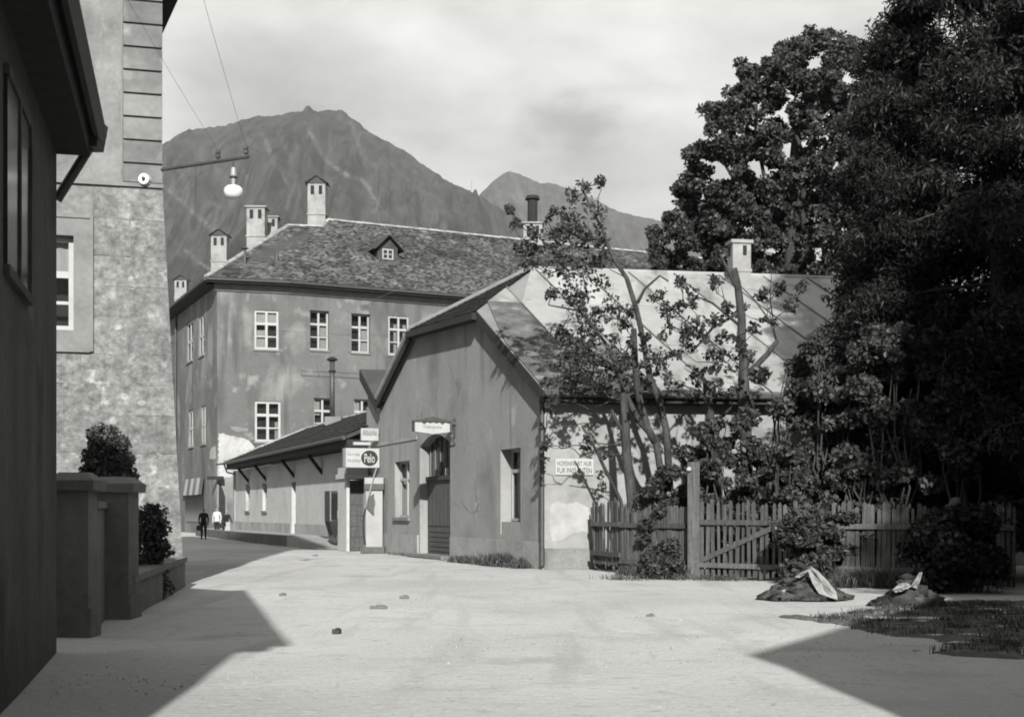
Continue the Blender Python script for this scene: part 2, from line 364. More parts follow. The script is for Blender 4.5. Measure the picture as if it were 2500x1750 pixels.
def glassmat():
    m, t, p = mat_base('window_glass'); L = t.links.new
    p.inputs['Base Color'].default_value = grey(0.02); p.inputs['Roughness'].default_value = 0.08; p.inputs['Specular IOR Level'].default_value = 0.5
    tr = t.nodes.new('ShaderNodeBsdfTransparent'); tr.inputs[0].default_value = (.97, .97, .97, 1)
    mx = t.nodes.new('ShaderNodeMixShader'); mx.inputs[0].default_value = 0.88
    o = [n for n in t.nodes if n.type == 'OUTPUT_MATERIAL'][0]
    L(p.outputs[0], mx.inputs[1]); L(tr.outputs[0], mx.inputs[2]); L(mx.outputs[0], o.inputs[0])
    return m
M['glass'] = glassmat()

def mountainmat(name, forest, rock, scree, treeline, fade):
    m, t, p = mat_base(name); L = t.links.new
    g = t.nodes.new('ShaderNodeNewGeometry'); sx = t.nodes.new('ShaderNodeSeparateXYZ'); L(g.outputs['Position'], sx.inputs[0])
    mpn = t.nodes.new('ShaderNodeMapping'); mpn.inputs['Scale'].default_value = (1, 0.35, 0.28); L(g.outputs['Position'], mpn.inputs[0])
    n = t.nodes.new('ShaderNodeTexNoise'); n.inputs['Scale'].default_value = 0.0055; n.inputs['Detail'].default_value = 9; n.inputs['Roughness'].default_value = 0.62; n.inputs['Distortion'].default_value = 0.6
    L(mpn.outputs[0], n.inputs['Vector'])
    # height + noise decides where forest gives way to rock
    ma = t.nodes.new('ShaderNodeMath'); ma.operation = 'MULTIPLY_ADD'; L(n.outputs[0], ma.inputs[0]); ma.inputs[1].default_value = fade * 2.2; L(sx.outputs[2], ma.inputs[2])
    mr = t.nodes.new('ShaderNodeMapRange'); mr.inputs[1].default_value = treeline + fade * 0.6; mr.inputs[2].default_value = treeline + fade * 1.7; L(ma.outputs[0], mr.inputs[0])
    mx = t.nodes.new('ShaderNodeMix'); mx.data_type = 'RGBA'; L(mr.outputs[0], mx.inputs[0]); mx.inputs[6].default_value = grey(forest); mx.inputs[7].default_value = grey(rock)
    # pale scree chutes, broken up by noise
    at = t.nodes.new('ShaderNodeAttribute'); at.attribute_name = 'scree'
    nb = t.nodes.new('ShaderNodeTexNoise'); nb.inputs['Scale'].default_value = 0.02; nb.inputs['Detail'].default_value = 6; L(g.outputs['Position'], nb.inputs['Vector'])
    mr3 = t.nodes.new('ShaderNodeMapRange'); mr3.inputs[1].default_value = .3; mr3.inputs[2].default_value = .62; L(nb.outputs[0], mr3.inputs[0])
    mm = t.nodes.new('ShaderNodeMath'); mm.operation = 'MULTIPLY'; L(at.outputs['Fac'], mm.inputs[0]); L(mr3.outputs[0], mm.inputs[1])
    n5 = t.nodes.new('ShaderNodeTexNoise'); n5.inputs['Scale'].default_value = 0.016; n5.inputs['Detail'].default_value = 8; n5.inputs['Roughness'].default_value = .7; L(mpn.outputs[0], n5.inputs['Vector'])
    mr5 = t.nodes.new('ShaderNodeMapRange'); mr5.inputs[1].default_value = .35; mr5.inputs[2].default_value = .65; mr5.inputs[3].default_value = .5; mr5.inputs[4].default_value = 1.65; L(n5.outputs[0], mr5.inputs[0])
    vm = t.nodes.new('ShaderNodeVectorMath'); vm.operation = 'SCALE'; L(mx.outputs[2], vm.inputs[0]); L(mr5.outputs[0], vm.inputs['Scale'])
    mx2 = t.nodes.new('ShaderNodeMix'); mx2.data_type = 'RGBA'; L(mm.outputs[0], mx2.inputs[0]); L(vm.outputs[0], mx2.inputs[6]); mx2.inputs[7].default_value = grey(scree)
    L(mx2.outputs[2], p.inputs['Base Color']); p.inputs['Roughness'].default_value = 1.0; p.inputs['Specular IOR Level'].default_value = 0.0
    return m

# ------------------------------------------------------------------ the setting: ground, mountains
def vnoise(x, y, seed=0):
    """smooth value noise on arrays"""
    xi = np.floor(x).astype(np.int64); yi = np.floor(y).astype(np.int64); fx = x - xi; fy = y - yi
    def h(a, b):
        k = (a * 374761393 + b * 668265263 + seed * 974634653) & 0xFFFFFFFF
        k = ((k ^ (k >> 13)) * 1274126177) & 0xFFFFFFFF
        return ((k ^ (k >> 16)) & 0xFFFF) / 65535.0
    u = fx * fx * (3 - 2 * fx); v = fy * fy * (3 - 2 * fy)
    return (h(xi, yi) * (1 - u) + h(xi + 1, yi) * u) * (1 - v) + (h(xi, yi + 1) * (1 - u) + h(xi + 1, yi + 1) * u) * v
def fbm(x, y, o=5, seed=0, ridged=False):
    s = 0; a = 0.5
    for i in range(o):
        n = vnoise(x * 2 ** i, y * 2 ** i, seed + i)
        if ridged: n = 1 - np.abs(2 * n - 1)
        s = s + a * n; a *= 0.5
    return s

def grid_obj(name, X, Y, Z, mat, smooth=True):
    h, wd = X.shape
    v = np.stack([X, Y, Z], -1).reshape(-1, 3)
    i = np.arange(h * wd).reshape(h, wd)
    q = np.stack([i[:-1, :-1], i[:-1, 1:], i[1:, 1:], i[1:, :-1]], -1).reshape(-1, 4)
    return np_mesh(name, v, q, mat, smooth=smooth)

# one sheet to the horizon, fine where the camera stands
gx = np.concatenate([[-20000, -6000, -2000, -600, -200, -80], np.linspace(-45, 45, 181), [80, 200, 600, 2000, 6000, 20000]])
gy = np.concatenate([[-4000, -1200, -400, -100, -30], np.linspace(-8, 100, 217), [140, 300, 700, 1600, 4000, 9000, 20000]])
GX, GY = np.meshgrid(gx, gy)
fade = np.clip(1 - np.hypot(GX, GY - 40) / 90, 0, 1)
GZ = (fbm(GX * 0.35, GY * 0.35, 4, 3) - 0.47) * 0.07 * (fade > 0) * np.clip(fade * 4, 0, 1) - 0.012
structure(grid_obj('ground', GX, GY, GZ, M['ground']), 'pale dusty unpaved square between the old houses', 'ground')

def seg_dist(x, y, pts):
    """distance from points to a polyline"""
    d = np.full(x.shape, 1e9)
    for (ax, ay), (bx, by) in zip(pts[:-1], pts[1:]):
        L2 = (bx - ax) ** 2 + (by - ay) ** 2; t = np.clip(((x - ax) * (bx - ax) + (y - ay) * (by - ay)) / L2, 0, 1)
        d = np.minimum(d, np.hypot(x - ax - t * (bx - ax), y - ay - t * (by - ay)))
    return d
def mountain(name, ridge_px, D, front, mat, seed, amp, label, chutes=(), rugged=1.0):
    """a mountain flank rising to a crest; the crest heights come from its skyline at distance D"""
    px = np.array([p[0] for p in ridge_px], float); py = np.array([p[1] for p in ridge_px], float)
    rx = (px - CX) / F * D; rz = EYE + (HY - py) / F * D; k = D / F
    xs = np.concatenate([np.linspace(rx[0], -900 * k, 90)[:-1], np.linspace(-900 * k, 480 * k, 560), np.linspace(480 * k, rx[-1], 110)[1:]])
    crest = np.interp(xs, rx, rz)
    crest = crest + ((fbm(xs * 0.010, xs * 0 + seed, 5, seed, True) - 0.55) * 3 + (fbm(xs * 0.05, xs * 0 + seed, 3, seed + 3) - .45) * 17) * D / 6500 * rugged
    t = np.concatenate([np.linspace(0, 1, 300), np.linspace(1.02, 1.6, 14)])
    Xg, Tg = np.meshgrid(xs, t)
    up = np.where(Tg <= 1, np.power(np.clip(Tg, 0, 1), 1.15), 1 - (Tg - 1) * 1.3)
    ribs = fbm(Xg * 0.0034 + Tg * 0.9, Tg * 1.3 + Xg * 0.0006, 7, seed + 5, True) - 0.5
    env = np.clip(Tg * 3, 0, 1) * np.clip((1 - Tg) * 6, 0, 1)
    Z = crest[None, :] * up + ribs * amp * env - 6
    Yg = front + (D - front) * Tg + (fbm(Xg * 0.003, Tg * 2, 5, seed + 9) - 0.5) * 700 * np.clip(Tg * 3, 0, 1) * np.clip((1 - Tg) * 4, 0, 1)
    o = grid_obj(name, Xg, Yg, Z, mat, smooth=False)
    vx = (CX + Xg / Yg * F).ravel(); vy = (HY - (Z - EYE) / Yg * F).ravel()
    vx = vx + (fbm(vx * .05, vy * .05, 3, 71) - .45) * 14; sc_a = np.zeros(vx.shape)
    for pts, w0, w1, val in chutes:
        dd = seg_dist(vx, vy, pts); yy = np.clip((vy - pts[0][1]) / max(1, pts[-1][1] - pts[0][1]), 0, 1); ww = w0 + (w1 - w0) * yy
        sc_a = np.maximum(sc_a, val * np.clip(1.25 - dd / ww, 0, 1))
    at = o.data.attributes.new('scree', 'FLOAT', 'POINT'); at.data.foreach_set('value', sc_a.astype(np.float32))
    return structure(o, label, 'mountain')
CH1 = [([(385, 440), (430, 482), (470, 512), (505, 548), (536, 574)], 5, 8, .9), ([(400, 452), (440, 470), (500, 492), (545, 505)], 3, 6, .5), ([(452, 612), (480, 634), (515, 664)], 4, 6, .9), ([(530, 508), (528, 540), (522, 575)], 4, 5, .6),
    ([(440, 420), (455, 470), (470, 510)], 10, 16, .35), ([(500, 440), (480, 480), (475, 505)], 10, 14, .3), ([(640, 330), (668, 392), (695, 430), (708, 462), (702, 510)], 6, 4, .5), ([(690, 350), (715, 400), (705, 440)], 3, 3, .4),
    ([(745, 300), (785, 378), (812, 402), (848, 428), (885, 440), (896, 452), (905, 478), (924, 492), (922, 506), (912, 517)], 5, 5, .9), ([(860, 300), (868, 340), (882, 372), (900, 392), (918, 410), (915, 430), (893, 446)], 8, 4, .45),
    ([(560, 380), (600, 430), (640, 470)], 3, 3, .3), ([(720, 478), (735, 520), (740, 560)], 3, 3, .3), ([(930, 380), (960, 410), (1000, 440)], 2.5, 2.5, .3)]
CH2 = [([(1245, 420), (1262, 452), (1275, 490)], 7, 14, .5), ([(1190, 450), (1230, 470), (1290, 500)], 6, 10, .4), ([(1290, 500), (1330, 540), (1360, 580)], 6, 6, .3)]
MM1 = mountainmat('mountain_near', 0.014, 0.034, 0.115, 760, 380)
MM2 = mountainmat('mountain_far', 0.022, 0.042, 0.10, 1000, 400)
mountain('mountain', [(-2600, 700), (-1500, 560), (-700, 470), (-150, 430), (200, 400), (395, 352), (432, 326), (460, 313), (500, 309), (545, 305), (585, 291), (618, 283), (634, 279), (660, 283),
    (690, 277), (715, 270), (760, 267), (778, 270), (800, 265), (834, 266), (850, 280), (880, 300), (905, 322), (935, 336), (965, 352), (1000, 372), (1025, 394), (1060, 416), (1100, 444),
    (1130, 455), (1160, 470), (1176, 478), (1230, 512), (1320, 560), (1450, 625), (1600, 690), (1900, 800), (2400, 900), (4000, 1050)], 6500, 2300, MM1, 11, 380,
    'dark rocky alpine mountain with pale scree gullies behind the long house', CH1)
mountain('mountain', [(-300, 900), (600, 800), (1000, 640), (1120, 530), (1175, 468), (1200, 445), (1225, 424), (1245, 416), (1268, 424), (1300, 437), (1322, 446), (1340, 443), (1370, 452), (1400, 462),
    (1440, 478), (1480, 500), (1510, 515), (1550, 524), (1590, 532), (1650, 548), (1750, 585), (2000, 640), (2600, 700), (4200, 900)], 9500, 4600, MM2, 23, 300,
    'lower far peak in haze to the right of the rocky mountain', CH2, .6)

# ------------------------------------------------------------------ foliage
def leaves(name, centres, counts, radii, size, mat, parent=None, droop=0.0, elong=1.7, flat=0.8, seed=1, shell=0.35):
    """leaf-sized diamond faces scattered round each clump centre"""
    r_ = np.random.default_rng(seed)
    cen = np.repeat(np.asarray(centres, float), counts, axis=0); rad = np.repeat(np.asarray(radii, float), counts)
    n = len(cen)
    d = r_.normal(size=(n, 3)); d /= np.linalg.norm(d, axis=1)[:, None]
    rr = np.power(r_.random(n), shell)[:, None] * rad[:, None]
    pos = cen + d * rr * np.array([1, 1, flat])
    ax = r_.normal(size=(n, 3)); ax[:, 2] -= droop; ax += d * 0.5; ax /= np.linalg.norm(ax, axis=1)[:, None]
    bx = np.cross(ax, r_.normal(size=(n, 3))); bx /= np.linalg.norm(bx, axis=1)[:, None]
    nz = np.cross(ax, bx)
    s = size * (0.6 + 0.8 * r_.random(n))[:, None]
    v = np.empty((n, 4, 3))
    v[:, 0] = pos - ax * s * 0.5 * elong; v[:, 2] = pos + ax * s * 0.5 * elong
    v[:, 1] = pos + bx * s * 0.5 + nz * s * 0.18; v[:, 3] = pos - bx * s * 0.5 + nz * s * 0.18
    q = np.arange(n * 4).reshape(n, 4)
    return np_mesh(name, v.reshape(-1, 3), q, mat, parent)

def in_poly(x, y, poly):
    c = False; j = len(poly) - 1
    for i in range(len(poly)):
        xi, yi = poly[i]; xj, yj = poly[j]
        if (yi > y) != (yj > y) and x < (xj - xi) * (y - yi) / (yj - yi) + xi: c = not c
        j = i
    return c

def bent(a, b, k=4, wob=0.05, sag=0.0):
    a, b = Vector(a), Vector(b); L = (b - a).length; out = []
    for i in range(k + 1):
        t = i / k; p = a.lerp(b, t)
        if 0 < i < k: p += Vector((rnd.uniform(-1, 1), rnd.uniform(-1, 1), rnd.uniform(-1, 1))) * wob * L
        p.z -= sag * L * 4 * t * (1 - t); out.append(p)
    return out

# ------------------------------------------------------------------ window builder
def window(fr, parent, u0, u1, z0, z1, recess, bars=(0.36, 0.68), fw=0.07, mat='white', curtain=None, sill=True, surround=None, cols=2, room=True, swid=0.0):
    """a part named window (its frame) with panes, curtain, sill and surround as sub-parts"""
    mb = MB(); w0, w1 = -recess - 0.06, -recess
    fr.fbox(mb, u0, u0 + fw, w0, w1, z0, z1); fr.fbox(mb, u1 - fw, u1, w0, w1, z0, z1)
    fr.fbox(mb, u0 + fw, u1 - fw, w0, w1, z0, z0 + fw); fr.fbox(mb, u0 + fw, u1 - fw, w0, w1, z1 - fw, z1)
    us = [u0 + fw + (u1 - u0 - 2 * fw) * i / cols for i in range(cols + 1)]
    for uu in us[1:-1]: fr.fbox(mb, uu - fw * .6, uu + fw * .6, w0 + .003, w1 + .012, z0 + fw, z1 - fw)
    zs = [z0 + fw] + [z0 + (z1 - z0) * b for b in bars] + [z1 - fw]
    for i, b in enumerate(zs[1:-1]):
        hw = fw * (.62 if i == len(bars) - 1 else .3)
        for a, c in zip(us[:-1], us[1:]):
            g0 = fw * .6 if a != us[0] else 0; g1 = fw * .6 if c != us[-1] else 0
            fr.fbox(mb, a + g0, c - g1, w0 + .005, w1 + .004, b - hw, b + hw)
    wo_ = mb.build('window', M[mat], parent)
    for a, c in zip(us[:-1], us[1:]):
        for b, d_ in zip(zs[:-1], zs[1:]):
            m2 = MB(); fr.fbox(m2, a + .004, c - .004, -recess - .037, -recess - .03, b + .004, d_ - .004)
            m2.build('pane', M['glass'], wo_)
    if curtain:
        for (c0, c1, k0, k1) in curtain:
            m3 = MB(); nn = 10; ua, ub = u0 + (u1 - u0) * c0, u0 + (u1 - u0) * c1
            za, zb = z0 + (z1 - z0) * k0, z0 + (z1 - z0) * k1
            for i in range(nn):
                a = ua + (ub - ua) * i / nn; b = ua + (ub - ua) * (i + 1) / nn
                q0, q1 = -recess - .16 - .03 * (i % 2), -recess - .16 - .03 * ((i + 1) % 2)
                m3.poly([fr.pt(a, q0, za), fr.pt(b, q1, za), fr.pt(b, q1, zb), fr.pt(a, q0, zb)])
            m3.build('curtain', M['curtain'], wo_)
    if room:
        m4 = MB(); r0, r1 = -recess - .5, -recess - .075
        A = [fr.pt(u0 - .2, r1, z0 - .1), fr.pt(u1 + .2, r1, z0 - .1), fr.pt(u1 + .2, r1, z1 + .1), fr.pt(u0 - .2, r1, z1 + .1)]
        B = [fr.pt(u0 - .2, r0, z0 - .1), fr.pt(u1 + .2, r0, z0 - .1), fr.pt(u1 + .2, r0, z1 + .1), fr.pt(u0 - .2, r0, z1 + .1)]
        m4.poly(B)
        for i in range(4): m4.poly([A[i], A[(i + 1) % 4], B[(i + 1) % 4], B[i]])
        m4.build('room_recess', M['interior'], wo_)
    if sill:
        m5 = MB(); fr.fbox(m5, u0 - .08 - swid, u1 + .08 + swid, 0.003, 0.09, z0 - .12, z0 - .02)
        m5.build('sill', M['trim'], wo_)
    if surround:
        s_, pr, smat = surround; m6 = MB()
        fr.fbox(m6, u0 - s_, u0, .002, pr, z0, z1); fr.fbox(m6, u1, u1 + s_, .002, pr, z0, z1)
        fr.fbox(m6, u0 - s_, u1 + s_, .002, pr + .01, z1, z1 + s_ * 1.1)
        m6.build('surround', M[smat], wo_)
    return wo_

def tiles_on(name, quad, tw, th, mat, parent, lift=0.05, seed=3, thick=0.03):
    """overlapping tile rows over a roof plane: quad = eave start, eave end, ridge end, ridge start"""
    r_ = np.random.default_rng(seed)
    a, b, c, d = [np.array(q, float) for q in quad]
    L = np.linalg.norm(b - a); S = max(np.linalg.norm(d - a), np.linalg.norm(c - b))
    nrm = np.cross(b - a, d - a); nrm /= np.linalg.norm(nrm)
    if nrm[2] < 0: nrm = -nrm
    rows = int(S / th); V = []; Q = []; k = 0
    for i in range(rows):
        v0, v1 = i / rows, min(1.0, (i + 1.25) / rows)
        e0, e1 = a + (d - a) * v0, b + (c - b) * v0; g0, g1 = a + (d - a) * v1, b + (c - b) * v1
        n = max(1, int(np.linalg.norm(e1 - e0) / tw)); off = 0.5 * (i % 2)
        for j in range(n + 1):
            t0 = min(1, max(0, (j - off + 0.02) / n)); t1 = min(1, max(0, (j + 1 - off - 0.02) / n))
            if t1 - t0 < 0.2 / n: continue
            z = lift + r_.uniform(-.012, .012)
            p0 = e0 + (e1 - e0) * t0 + nrm * z; p1 = e0 + (e1 - e0) * t1 + nrm * z
            p2 = g0 + (g1 - g0) * t1 + nrm * (z - lift * .8); p3 = g0 + (g1 - g0) * t0 + nrm * (z - lift * .8)
            V += [p0, p1, p2, p3, p0 - nrm * thick, p1 - nrm * thick]
            Q += [(k, k + 1, k + 2, k + 3), (k + 4, k + 5, k + 1, k)]; k += 6
    o = np_mesh(name, np.array(V), np.array(Q), mat, parent); o['kind'] = 'stuff'
    return o

_ridge_cache = {}
def ridge_tiles(p, q, parent, step=0.38, r=0.17, mat='ridge', name='ridge_tile'):
    """half-round tiles laid one by one along a ridge or hip, sharing one mesh"""
    p, q = Vector(p), Vector(q); L = (q - p).length; n = max(1, int(L / step)); d = (q - p).normalized()
    key = (step, r, mat)
    if key not in _ridge_cache:
        mb = MB(); S = 6
        ring = [(math.cos(math.pi * i / S), math.sin(math.pi * i / S)) for i in range(S + 1)]
        for i in range(S):
            (a, b), (c, e_) = ring[i], ring[i + 1]
            mb.poly([(-step * .56, a * r * 1.12, b * r * 1.12), (-step * .56, c * r * 1.12, e_ * r * 1.12), (step * .56, c * r * .9, e_ * r * .9), (step * .56, a * r * .9, b * r * .9)])
        mb.poly([(-step * .56, a * r * 1.12, b * r * 1.12) for a, b in ring])
        me = bpy.data.meshes.new(name); me.from_pydata(mb.v, [], mb.f); me.update(); me.materials.append(M[mat]); _ridge_cache[key] = me
    x = d; y = Vector((0, 0, 1)).cross(x).normalized(); z = x.cross(y)
    R = Matrix((x, y, z)).transposed().to_4x4()
    b = BASE.get(parent.name, Vector((0, 0, 0)))
    for i in range(n):
        o = bpy.data.objects.new(name, _ridge_cache[key]); C.objects.link(o); o.parent = parent
        pos = p.lerp(q, (i + .5) / n) + Vector((rnd.uniform(-.01, .01), rnd.uniform(-.01, .01), rnd.uniform(-.015, .015)))
        o.matrix_local = Matrix.Translation(pos - b) @ R @ Matrix.Rotation(rnd.uniform(-.06, .06), 4, 'X')

def chimney(parent, px0, px1, ytop, Y, z0, style='gable', holes=True, d=(1, 0), band=True):
    """chimney stack as a part with cap, dark flue plates and band as sub-parts"""
    xa, xb = (px0 - CX) / F * Y, (px1 - CX) / F * Y; wd = xb - xa; dp = wd * 0.85
    zt = EYE + (HY - ytop) / F * Y; cx, cy = (xa + xb) / 2, Y + dp / 2
    hcap = wd * 0.75; zc = zt - hcap * (0.55 if style == 'gable' else 0.1)
    st = MB().obox((cx, cy), d, wd, dp, z0, zc).build('chimney', M['chimney'], parent)
    if band:
        zb = z0 + (zc - z0) * 0.62
        MB().obox((cx, cy), d, wd * 1.10, dp * 1.10, zb, zb + 0.10).build('band', M['chimney'], st)
    if holes:  # dark plates on the solid stack stand in for unlit flue holes
        h0, h1 = zc - wd * .62, zc - wd * .12
        for s in (-.23, .23):
            MB().obox((cx + s * wd, cy - dp / 2 - .004), d, wd * .2, .02, h0, h1).build('flue_dark_plate', M['soot'], st)
        MB().obox((cx - wd / 2 - .004, cy), d, .02, dp * .4, h0, h1).build('flue_dark_plate', M['soot'], st)
    if style == 'gable':
        mb = MB(); o = wd * .12; dd = Vector((d[0], d[1])); nn = Vector((-dd.y, dd.x))
        def P(a, b, z): q = Vector((cx, cy)) + dd * a + nn * b; return (q.x, q.y, z)
        e0, e1, f0, f1 = -wd / 2 - o, wd / 2 + o, -dp / 2 - o, dp / 2 + o
        for (ea, eb) in ((e0, 0), (e1, 0)):
            mb.slab([P(ea, f0, zc), P(ea, f1, zc), P(eb, f1, zt), P(eb, f0, zt)], Vector((-dd.x if ea < 0 else dd.x, -dd.y if ea < 0 else dd.y, 1)), -0.07)
        mb.poly([P(-wd / 2, f0 + o * .5, zc), P(wd / 2, f0 + o * .5, zc), P(0, f0 + o * .5, zt - .05)])
        mb.build('cap', M['tile2'], st)
    else:
        MB().obox((cx, cy), d, wd * 1.22, dp * 1.22, zc + .002, zc + .11).build('cap', M['chimney'], st)
    return st

# ================================================================== THE LONG HOUSE (tall, tiled, behind)
hc = unproject(530, 1305, 88.0); hc.z = 0
H1 = Frame(hc, (3.67, 1)); uB = H1.u_at(703); hb = H1.pt(uB, 0, 0)
H2 = Frame(hb, (2.016, 1)); HL = Frame(hc, (-0.453, 1))
house = thing('long_house', hc, 'tall blotched plaster house with mottled tile roof and many chimneys', 'house')
ZE = 16.7; U2 = 46.0; UL = 26.0
def rect(fr, x0, x1, y0, y1):
    a, z1_ = fr.hit(x0, y0); b, _ = fr.hit(x1, y0); _, z0_ = fr.hit((x0 + x1) / 2, y1)
    return (min(a, b), max(a, b), z0_, z1_)
w1 = [rect(H1, 621, 680, 757, 853), rect(H1, 622, 685, 979, 1078)]
w2 = [rect(H2, 756, 803, 757, 854), rect(H2, 857, 903, 765, 861), rect(H2, 948, 998, 771, 867), rect(H2, 766, 812, 971, 1062), rect(H2, 864, 908, 974, 1063)]
wl = [rect(HL, 456, 471, 790, 882), rect(HL, 485, 499, 775, 868), rect(HL, 460, 473, 1003, 1090), rect(HL, 491, 503, 992, 1083)]
ul = HL.u_at(455)
m = MB(); H1.wall(m, 0, uB, 0, ZE, w1); m.build('wall', M['housewall'], house)
m = MB(); H2.wall(m, 0, U2, 0, ZE, w2); m.build('wall', M['housewall'], house)
m = MB(); HL.wall(m, 0, UL, 0, ZE, wl); m.build('wall', M['housewall'], house)
m = MB(); bk = [HL.pt(UL, 0, 0), H2.pt(U2, 0, 0)]; bn = H2.n * -15
m.poly([(bk[0].x, bk[0].y, 0), (bk[1].x, bk[1].y, 0), (bk[1].x, bk[1].y, ZE), (bk[0].x, bk[0].y, ZE)]); m.build('rear_wall', M['housewall'], house)
cur = [(0.62, 0.95, 0.0, 0.72)]
window(H1, house, *w1[0], 0.06, bars=(.33, .66), fw=.14, curtain=[(.05, .95, .62, 1.0), (.05, .45, 0, .5)])
window(H1, house, *w1[1], 0.06, bars=(.34, .66), fw=.15, curtain=[(.78, .93, .05, .5)])
for i, r_ in enumerate(w2):
    window(H2, house, *r_, 0.05 if i == 2 else .22, bars=(.33, .66), fw=.12, curtain=cur if i < 2 else ([(.3, .45, 0, .8), (.75, .9, 0, .8)] if i == 2 else [(.08, .4, .55, .95)]), surround=(.22, .05, 'housewall') if i < 2 else None)
for r_ in wl: window(HL, house, *r_, 0.08, bars=(.5,), fw=.16)
# string course, cornice
m = MB(); a, za = H2.hit(735, 905); H2.fbox(m, a, U2, .003, .06, za - .32, za); H2.fbox(m, a, U2, .003, .10, za, za + .08); m.build('string_course', M['housewall'], house)
m = MB()
H1.fbox(m, -.12, uB, .003, .12, ZE - .34, ZE - .05); H2.fbox(m, 0, U2, .003, .125, ZE - .34, ZE - .05)
H1.fbox(m, -.2, uB, .003, .22, ZE - .05, ZE + .08); H2.fbox(m, 0, U2, .003, .225, ZE - .05, ZE + .08); m.build('cornice', M['trim'], house)
# roof
OV = 0.85; ZR = ZE + 0.42
def corner(fa, fb, wd):    # meeting point of two offset walls
    p, d, q, e_ = fa.p + fa.n * wd, fa.d, fb.p + fb.n * wd, fb.d
    k = ((q.x - p.x) * e_.y - (q.y - p.y) * e_.x) / (d.x * e_.y - d.y * e_.x); r_ = p + d * k; return r_
Cc = corner(H1, HL, OV); Bc = corner(H1, H2, OV)
eC = Vector((Cc.x, Cc.y, ZR)); eB = Vector((Bc.x, Bc.y, ZR)); eR = H2.pt(U2, OV, ZR); eL = HL.pt(UL, OV, ZR)
A1 = unproject(703, 552, 97.0); A2 = unproject(790, 554, 97.4)
M1 = unproject(800, 538, 98.3); MR = M1 + Vector((H2.d.x, H2.d.y, 0)) * (U2 - 5.3); AL = A1 + Vector((HL.d.x, HL.d.y, 0)) * UL
roof = MB()
up = Vector((0, 0, 1))
for q in ([eC, eB, A2, A1], [eB, eR, MR, M1], [eB, M1, A2], [eL, eC, A1, AL]):
    nrm = (Vector(q[1]) - Vector(q[0])).cross(Vector(q[-1]) - Vector(q[0])).normalized()
    if nrm.z < 0: nrm = -nrm
    roof.slab(q, nrm, 0.12)
bkR = MR + Vector((-H2.n.x, -H2.n.y, 0)) * 8 + Vector((0, 0, -6.5)); bkM = M1 + Vector((-H2.n.x, -H2.n.y, 0)) * 8 + Vector((0, 0, -6.5))
roof.slab([MR, bkR, bkM, M1], (-H2.n.x, -H2.n.y, 1), .12)
roof.slab([A1, A2, bkM, AL + Vector((4, 0, -3))], (0, .5, 1), .12)
roof_o = roof.build('roof', M['tile2'], house)
tiles_on('roof_tiles', [eC, eB, A2, A1], .24, .24, M['tile'], roof_o, seed=4)
tiles_on('roof_tiles', [eB, eR, MR, M1], .24, .24, M['tile'], roof_o, seed=5)
tiles_on('roof_tiles', [eL, eC, A1, AL], .3, .3, M['tile'], roof_o, seed=6)
ridge_tiles(eC, A1, roof_o, step=.42, r=.16); ridge_tiles(A1, A2, roof_o, step=.42, r=.15); ridge_tiles(A2, M1, roof_o, step=.42, r=.15)
ridge_tiles(M1, MR, roof_o, step=.46, r=.16)
# eave boards: soffit and fascia
m = MB()
for fa, a, b in ((H1, Cc, Bc), (H2, Bc, Vector((eR.x, eR.y))), (HL, Vector((eL.x, eL.y)), Cc)):
    n_ = Vector((fa.n.x, fa.n.y))
    q = [a, b, b - n_ * (OV + .1), a - n_ * (OV + .1)]
    m.hexa([(p.x, p.y, ZR - .34) for p in q] + [(p.x, p.y, ZR - .13) for p in q])
m.build('eave', M['fascia'], house)
m = MB()
for fa, a, b in ((H1, Cc, Bc), (H2, Bc, Vector((eR.x, eR.y))), (HL, Vector((eL.x, eL.y)), Cc)):
    n_ = Vector((fa.n.x, fa.n.y)) * .09
    m.tube([(a.x + n_.x, a.y + n_.y, ZR - .14), (b.x + n_.x, b.y + n_.y, ZR - .14)], .1, 8)
m.build('gutter', M['iron'], house)
m = MB(); u = HL.u_at(433); m.tube([HL.pt(u, .12, ZE), HL.pt(u, .12, 0.1)], .09, 8); m.build('downpipe', M['iron'], house)
# chimneys
chimney(house, 515, 553, 560, 91.5, 16.0, 'gable')
chimney(house, 602, 646, 503, 95.0, 18.0, 'flat')
chimney(house, 641, 677, 528, 97.5, 18.0, 'flat')
chimney(house, 751, 794, 430, 98.6, 20.0, 'gable')
c5 = chimney(house, 1278, 1324, 542, 105.6, 20.0, 'flat')
m = MB(); p = unproject(1300, 545, 106.2); zt = EYE + (HY - 488) / F * 106.2; m.tube([p, (p.x, p.y, zt)], .42, 10).lathe((p.x, p.y, zt), [(.3, 0), (.62, .02), (.5, .3), (.1, .4)], 10); m.build('flue_pipe', M['soot'], c5)
chimney(house, 426, 455, 672, 104.0, 16.0, 'gable')
m = MB(); p = unproject(598, 655, 89.6); zt = EYE + (HY - 608) / F * 89.6; m.tube([(p.x, p.y, p.z - .8), (p.x, p.y, zt)], .1, 8).lathe((p.x, p.y, zt), [(.1, 0), (.28, .02), (.05, .2)], 8); m.build('vent_pipe', M['iron'], house)
m = MB(); p = unproject(676, 645, 90.8); zt = EYE + (HY - 618) / F * 90.8; m.tube([(p.x, p.y, p.z - .6), (p.x, p.y, zt)], .12, 8); m.build('vent_pipe', M['iron'], house)
